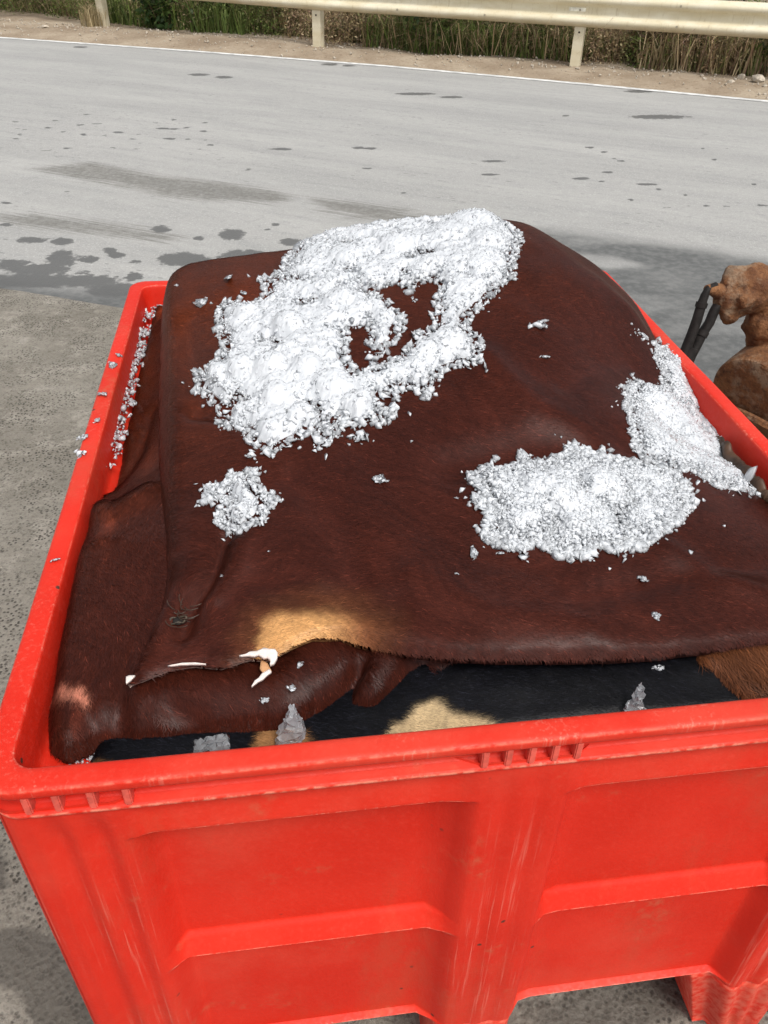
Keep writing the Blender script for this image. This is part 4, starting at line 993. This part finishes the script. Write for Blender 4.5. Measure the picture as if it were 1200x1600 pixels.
L1 = [(335, 597, .022, .030), (375, 590, .024, .034), (450, 520, .028, .036), (420, 585, .026, .03), (430, 630, .022, .03), (385, 500, .024, .026), (480, 585, .024, .03), (520, 610, .03, .032), (560, 640, .026, .026),
      (470, 660, .022, .024), (740, 350, .05, .026), (700, 372, .045, .026), (620, 395, .04, .03), (540, 410, .035, .028), (760, 385, .035, .03), (700, 545, .028, .028), (660, 560, .022, .02), (600, 480, .014, .016), (410, 680, .02, .02), (530, 480, .03, .03)]
ice1 = ice_pile('ice_pile', 'large spread of white crushed ice on top of the brown hide', P1, H1, M, .024, 14000, .0018, .0085, L1)
ice3 = ice_pile('ice_pile', 'oval patch of crushed ice on the hide, lower right of centre', P3, [], M, .022, 9500, .0018, .0080, [(880, 790, .03, .03), (840, 770, .025, .026), (940, 770, .03, .028), (770, 755, .018, .022), (900, 830, .02, .02)], clear=.35, pack=-.05)
def M2(x, y): return np.where(np.asarray(x) > .9, np.maximum(M(x, y), Wz(x, y)*0+.783), M(x, y))
ice2 = ice_pile('ice_pile', 'bank of crushed ice filling the gap along the right bin wall', P2, [], M2, .020, 9000, .0016, .0062, [(1050, 660, .05, .03), (1090, 700, .04, .026), (1030, 640, .04, .028), (1070, 590, .03, .022)], clear=.25, pack=.12)
P5 = [(238, 476), (216, 526), (205, 536), (192, 572), (174, 608), (169, 640), (170, 690), (174, 730), (188, 724), (196, 660), (212, 605), (230, 535), (246, 480)]
def LW(x, y): return .786+.008*smooth(.06, .03, x)+0*np.asarray(y)
P4c = ice_pile('ice_clump', 'small two-lobed clump of ice alone on the hide, left of centre', P4, [], M, .016, 900, .002, .007, [(385, 770, .02, .026), (368, 808, .016, .02), (335, 770, .012, .014)], kind=None, clear=.3)
ice5 = ice_pile('ice_pile', 'narrow line of crushed ice between hide and left bin wall', P5, [], LW, .007, 650, .002, .0075, clear=.5, fringe=False, ragged=.02, pack=-.6)
# single chips, each a thing of its own
def chip_mesh(seed, flat=.5, n=14, single=False):
    """a ragged chunk: crystals frozen together"""
    if single:
        V, F = hull_np(n, flat, seed)
        kk = np.full(len(V), .6)
    else:
        r = np.random.default_rng(seed); n = int(r.integers(9, 16)); a = r.uniform(0, 6.28, n); q = r.uniform(0, .72, n)
        P = np.c_[q*np.cos(a)*r.uniform(.8, 1.2), q*np.sin(a)*r.uniform(.7, 1.05), r.uniform(-.12, .18, n)*flat*2]; P[0] = 0
        V, F, O = scatter(P, np.r_[.74, r.uniform(.25, .5, n-1)], FLAKE); V[:, 2] *= flat
        kk = (r.uniform(.3, 1.4, n)*(r.random(n) < .8))[O]
    me = mesh_np('ice_chunk', V, F, attrs={'clear': kk}); me.materials.append(ICE); return me
CM = [chip_mesh(200+k, f) for k, f in enumerate([.45, .6, .5, .7, .4, .55])]
RIMZ = lambda x, y: .8335+0*np.asarray(x, float)
CHIPS = [(358, 437, 16, M, 'round ice chunk near the far left corner of the top hide'), (316, 476, 15, M, 'pointed ice chunk below the round one, left of the big ice spread'),
         (381, 460, 9, M, 'small clear ice chunk between round chunk and big ice spread'), (276, 447, 4, M, 'tiny ice crumb nearest the far left corner of the hide'),
         (592, 751, 17, M, 'lone clear ice sliver in the middle of the bare hide'), (840, 512, 18, M, 'larger of two ice chunks on the bare hide right of the big spread'),
         (852, 560, 12, M, 'smaller of two ice chunks on the bare hide right of the big spread'), (741, 867, 16, M, 'white ice chunk just left of the oval ice patch'),
         (713, 897, 5, M, 'tiny ice crumb below the white chunk left of the oval patch'), (1003, 906, 11, M, 'ice chunk on the hide below the oval patch, upper of two'),
         (1024, 963, 10, M, 'ice chunk on the hide below the oval patch, lower of two'), (393, 713, 14, M, 'ice chunk fallen just below the big ice spread'),
         (782, 866, 10, M, 'small flat ice chunk at the lower left edge of the oval patch'), (420, 862, 4, M, 'tiny white crumb on the hide below the two-lobed clump'),
         (347, 900, 4, M, 'tiny crumb on the hide above the eye hole'), (643, 690, 4, M, 'tiny crumb on bare hide right below the big spread'), (512, 668, 13, M, 'clear ice chunk at the lower fringe of the big spread'),
         (560, 688, 11, M, 'glassy chunk below the lower right fringe of the big spread'), (713, 779, 6, M, 'tiny clear crumb left of the oval ice patch'), (468, 1040, 9, Sz, 'thin ice splinter on the lower brown hide right of the torn edge'),
         (457, 1077, 10, Sz, 'grey ice chunk on the folded hide below the splinter'), (413, 1096, 9, Sz, 'grey ice chunk left of and below the torn white tip'), (1030, 1045, 11, Bz, 'ice chunk on the black hide under the top hide edge'),
         (237, 466, 9, lambda x, y: .80+0*np.asarray(x, float), 'ice chunk in the far left inner corner of the bin'),
         (185, 556, 8, RIMZ, 'topmost ice chip on the left rim of the bin'), (176, 572, 11, RIMZ, 'second ice chip from the top on the left rim'), (160, 618, 12, RIMZ, 'largest flat ice chip on the left rim'),
         (152, 659, 8, RIMZ, 'small ice chip midway down the left rim'), (131, 685, 11, RIMZ, 'flat ice chip on the left rim, second from the bottom of five'), (124, 711, 11, RIMZ, 'lowest flat ice chip on the left rim row'),
         (88, 876, 9, RIMZ, 'clear melting ice chip alone low on the left rim'), (122, 832, 5, lambda x, y: .81+0*np.asarray(x, float), 'ice crumb against the left inner wall by the folded hide')]
for k, (x, y, r, zf, lb) in enumerate(CHIPS):
    p = march([(x, y)], zf)[0]; sz = r*np.linalg.norm(p-CAM)/FPX*1.1
    o = link('ice_chunk', CM[k % 6]); o.location = (p[0], p[1], p[2]+sz*.22); o.scale = (sz*rng.uniform(.9, 1.15), sz*rng.uniform(.85, 1.1), sz*.9)
    o.rotation_euler = (rng.normal(0, .2), rng.normal(0, .2), rng.uniform(0, 6.28)); tag(o, lb, 'ice chunk', 'loose ice chunks')
def shard(px, zf, tip, lb, seed):
    """an upright ragged plate of ice leaning on the hide behind the rim"""
    P = march(px, zf); c = P.mean(0)
    base = march([px[0]], zf)[0]; Y0 = base[1]
    bm = bmesh.new(); pts = [on_y(a, b, Y0+.012*(1-(b-min(q[1] for q in px))/60)) for a, b in px]
    vs = [bm.verts.new(p) for p in pts]; f_ = bm.faces.new(vs); r_ = bmesh.ops.extrude_face_region(bm, geom=[f_])
    ev = [e for e in r_['geom'] if isinstance(e, bmesh.types.BMVert)]
    for v in ev: v.co += Vector((0, tip, .002))
    bmesh.ops.triangulate(bm, faces=bm.faces[:]); bmesh.ops.subdivide_edges(bm, edges=bm.edges[:], cuts=3)
    bmesh.ops.triangulate(bm, faces=bm.faces[:])
    for v in bm.verts: v.co += Vector(rng.normal(0, .0012, 3))+Vector((0, -.004, 0))*float(vnoise(v.co.x*90, v.co.z*90, 3))
    bmesh.ops.recalc_face_normals(bm, faces=bm.faces[:])
    org = Vector(np.mean([v.co[:] for v in bm.verts], 0))
    for v in bm.verts: v.co -= org
    me = bm_mesh('ice_shard', bm); a = me.attributes.new('clear', 'FLOAT', 'POINT'); a.data.foreach_set('value', np.full(len(me.vertices), 1.45, np.float32))
    o = link('ice_shard', me, ICE); o.location = org; return tag(o, lb, 'ice shard', 'ice shards behind the near rim')
shard([(430, 1178), (436, 1155), (447, 1136), (452, 1116), (462, 1116), (468, 1130), (478, 1145), (470, 1160), (466, 1178)], Bz, .012, 'tall upright ice shard standing behind the near rim', 301)
shard([(290, 1192), (303, 1174), (325, 1170), (346, 1162), (358, 1164), (364, 1180), (362, 1192)], Bz, .014, 'wide low ice shard behind the near rim at left', 302)
shard([(980, 1130), (980, 1110), (992, 1100), (998, 1086), (1006, 1078), (1003, 1092), (1006, 1110), (1014, 1124), (1012, 1130)], Bz, .010, 'pointed ice shard on the black hide behind the near rim at right', 303)
# melting slush in the near left inner corner, glassy block at the right wall
n = 70; sp = np.c_[rng.normal(.075, .015, n), rng.normal(.075, .018, n)]; ok = (sp[:, 0]+sp[:, 1] > .11) & (sp[:, 0] > .045) & (sp[:, 1] > .045); sp = sp[ok]
V, F, O = scatter(np.c_[sp, np.full(len(sp), .775)], rng.uniform(.0015, .004, len(sp)))
so_ = link('ice_slush', mesh_np('ice_slush', V-np.array([.075, .075, .775]), F, attrs={'clear': np.full(len(V), .85)}), ICE); so_.location = (.075, .075, .775)
tag(so_, 'thin melting ice crumbs in the near left inner corner of the bin', 'ice', kind='stuff')
gb = march([(1172, 742)], lambda x, y: .815+0*np.asarray(x, float))[0]
o = link('ice_block', chip_mesh(401, .9, 16, True)); o.location = gb; o.scale = (.013, .011, .026); o.rotation_euler = (.3, .2, .4); tag(o, 'glassy upright ice block beside the wrinkled skin at right', 'ice chunk')

# ---- fur, now that the ice cover is known
ice_d = [ice1[2], ice2[2], ice3[2], P4c[2]]
def under_ice(c):
    r = np.zeros(len(c), bool)
    for f in ice_d: r |= f(c[:, :2]) > .02
    return r
fur(hide, Vt, Qt, Ct, 420000, flow_top, .0085, .0006, .11, under_ice, .2)
fur(hide2, Vs, Qs, Cs, 120000, lambda P: -1.4+1.6*fbm(P[:, 0]*4, P[:, 1]*4, 2, 63)+.6*fbm(P[:, 0]*12, P[:, 1]*12, 2, 64), .012, .0007, .16, lambda c: (c[:, 1] > .22) & (c[:, 0] > .2), .25)
fur(hide3, Vb, Qb, Cb, 80000, lambda P: -.5+1.2*fbm(P[:, 0]*4, P[:, 1]*4, 2, 66), .0085, .0006, .12, lambda c: c[:, 1] > .17, .2)
fur(hide4, Vg, Qg, Cg, 9000, lambda P: -1.4+.5*fbm(P[:, 0]*6, P[:, 1]*6, 2, 68), .018, .0008, .2, None, .2)

# ================================================================== RUSTY AXLE PART WITH HOSES
def at(px, py, Y): return Vector(on_y(px, py, Y))
ra = empty('rusty_axle_end', (1.62, 1.62, 0)); tag(ra, 'rusty cast iron axle end with drum and two black hoses behind the bin', 'machine part')
ro = ra.location.copy()
YH = 1.66
def blob(name, items, voxel=.010):
    """lumps fused into one casting"""
    bm = bmesh.new()
    for p, r, sc in items:
        bmesh.ops.create_icosphere(bm, subdivisions=3, radius=1, matrix=Matrix.Translation(p-ro) @ Matrix.Diagonal((r*sc[0], r*sc[1], r*sc[2], 1)))
    o = link(name, bm_mesh(name, bm, True), RUST, ra)
    md = o.modifiers.new('fuse', 'REMESH'); md.mode = 'VOXEL'; md.voxel_size = voxel; md.use_smooth_shade = True
    sm = o.modifiers.new('soft', 'SMOOTH'); sm.iterations = 4; sm.factor = .5
    tx = bpy.data.textures.new(name+'_relief', 'CLOUDS'); tx.noise_scale = .03; tx.noise_depth = 4; ds = o.modifiers.new('relief', 'DISPLACE'); ds.texture = tx; ds.strength = .024
    return o
hd = [(at(1165, 455, YH), .070, (1.1, .9, 1.0)), (at(1190, 450, YH+.03), .075, (1.2, 1, .9)), (at(1135, 470, YH-.02), .040, (.9, .9, 1.2)), (at(1140, 490, YH-.02), .030, (1, 1, 1)), (at(1150, 440, YH), .045, (1, 1, 1)),
      (at(1215, 470, YH+.02), .08, (1, 1, 1)), (at(1165, 468, YH-.055), .024, (1, 1, 1)), (at(1195, 505, YH), .062, (1, 1, 1)), (at(1195, 530, YH), .055, (1, 1, 1)), (at(1200, 555, YH), .06, (1, 1, 1)), (at(1180, 424, YH), .025, (2, 1, .8)), (at(1245, 500, YH+.02), .08, (1, 1, 1))]
blob('casting', hd, .008)
# drum: a short cylinder whose flat face looks to the left and forward
Yd = 1.55; fc = at(1172, 622, Yd); ax = Vector((.80, .52, .20)).normalized()      # axis pointing away from the flat face
def cyl(name, c, axis, prof_, seg=48, mat=RUST):
    q = axis.to_track_quat('Z', 'Y').to_matrix(); bm = bmesh.new(); rings = []
    for h, r in prof_: rings.append([bm.verts.new(c-ro+q @ Vector((r*math.cos(t*2*math.pi/seg), r*math.sin(t*2*math.pi/seg), h))) for t in range(seg)])
    for a, b in zip(rings, rings[1:]):
        for t in range(seg): bm.faces.new((a[t], a[(t+1) % seg], b[(t+1) % seg], b[t]))
    bm.faces.new(rings[0][::-1]); bm.faces.new(rings[-1]); bmesh.ops.recalc_face_normals(bm, faces=bm.faces[:])
    me = bm_mesh(name, bm, True); me.set_sharp_from_angle(angle=math.radians(35))
    return link(name, me, mat, ra)
cyl('drum', fc, ax, [(0, .055), (-.001, .118), (.003, .126), (.012, .130), (.05, .131), (.15, .131), (.16, .126), (.3, .12)])
cyl('flange', fc+ax*.02+Vector((.05, -.01, -.13)), Vector((.55, .3, .75)).normalized(), [(0, .02), (0, .13), (.012, .135), (.02, .13), (.022, .02)])
cyl('axle_beam', fc+ax*.25, ax, [(0, .06), (.9, .06)], 20)
cyl('support_leg', Vector((fc.x+.15, fc.y+.1, -.003)), Vector((0, 0, 1)), [(0, .09), (.02, .09), (.022, .04), (fc.z, .04)], 20)
# hoses
hA = [at(1119, 446, YH-.02), at(1112, 449, YH-.025), at(1106, 452, YH-.03), at(1101, 462, YH-.035), at(1096, 476, YH-.04), at(1089, 500, YH-.05), at(1081, 522, YH-.06), at(1072, 545, YH-.07), at(1060, 572, YH-.08), at(1050, 600, YH-.09)]
hB = [at(1120, 476, YH-.03), at(1116, 486, YH-.035), at(1108, 505, YH-.04), at(1098, 520, YH-.05), at(1088, 540, YH-.06), at(1076, 562, YH-.07), at(1066, 585, YH-.08)]
h1 = link('hose', tube_mesh('hose', [p-ro for p in hA], [.010, .010, .010, .012, .014, .0145, .0145, .015, .016, .016], 14), RUBBER, ra)
h2 = link('hose', tube_mesh('hose', [p-ro for p in hB], [.012, .0145, .0145, .0145, .015, .016, .016], 14), RUBBER, ra)
link('ferrule', tube_mesh('ferrule', [hA[4]-ro+(hA[3]-hA[4])*.25, hA[4]-ro-(hA[4]-hA[5])*.18], .0168, 16), RUBBER, h1)
link('ferrule', tube_mesh('ferrule', [hB[3]-ro+(hB[2]-hB[3])*.2, hB[3]-ro-(hB[3]-hB[4])*.25], .0172, 16), RUBBER, h2)
link('hose_joint', tube_mesh('hose_joint', [(hA[7]+hB[4])/2-ro, (hA[8]+hB[5])/2-ro, (hA[9]+hB[6])/2-ro+Vector((0, 0, -.03)), (hA[9]+hB[6])/2-ro+Vector((-.03, 0, -.2)), (hA[9]+hB[6])/2-ro+Vector((-.02, .05, -.45))], [.024, .028, .029, .028, .028], 16), RUBBER, ra)
link('hose_elbow', tube_mesh('hose_elbow', [at(1104, 452, YH-.028)-ro, at(1115, 452, YH-.02)-ro, at(1128, 458, YH-.01)-ro], [.012, .019, .026], 14), RUST, ra)
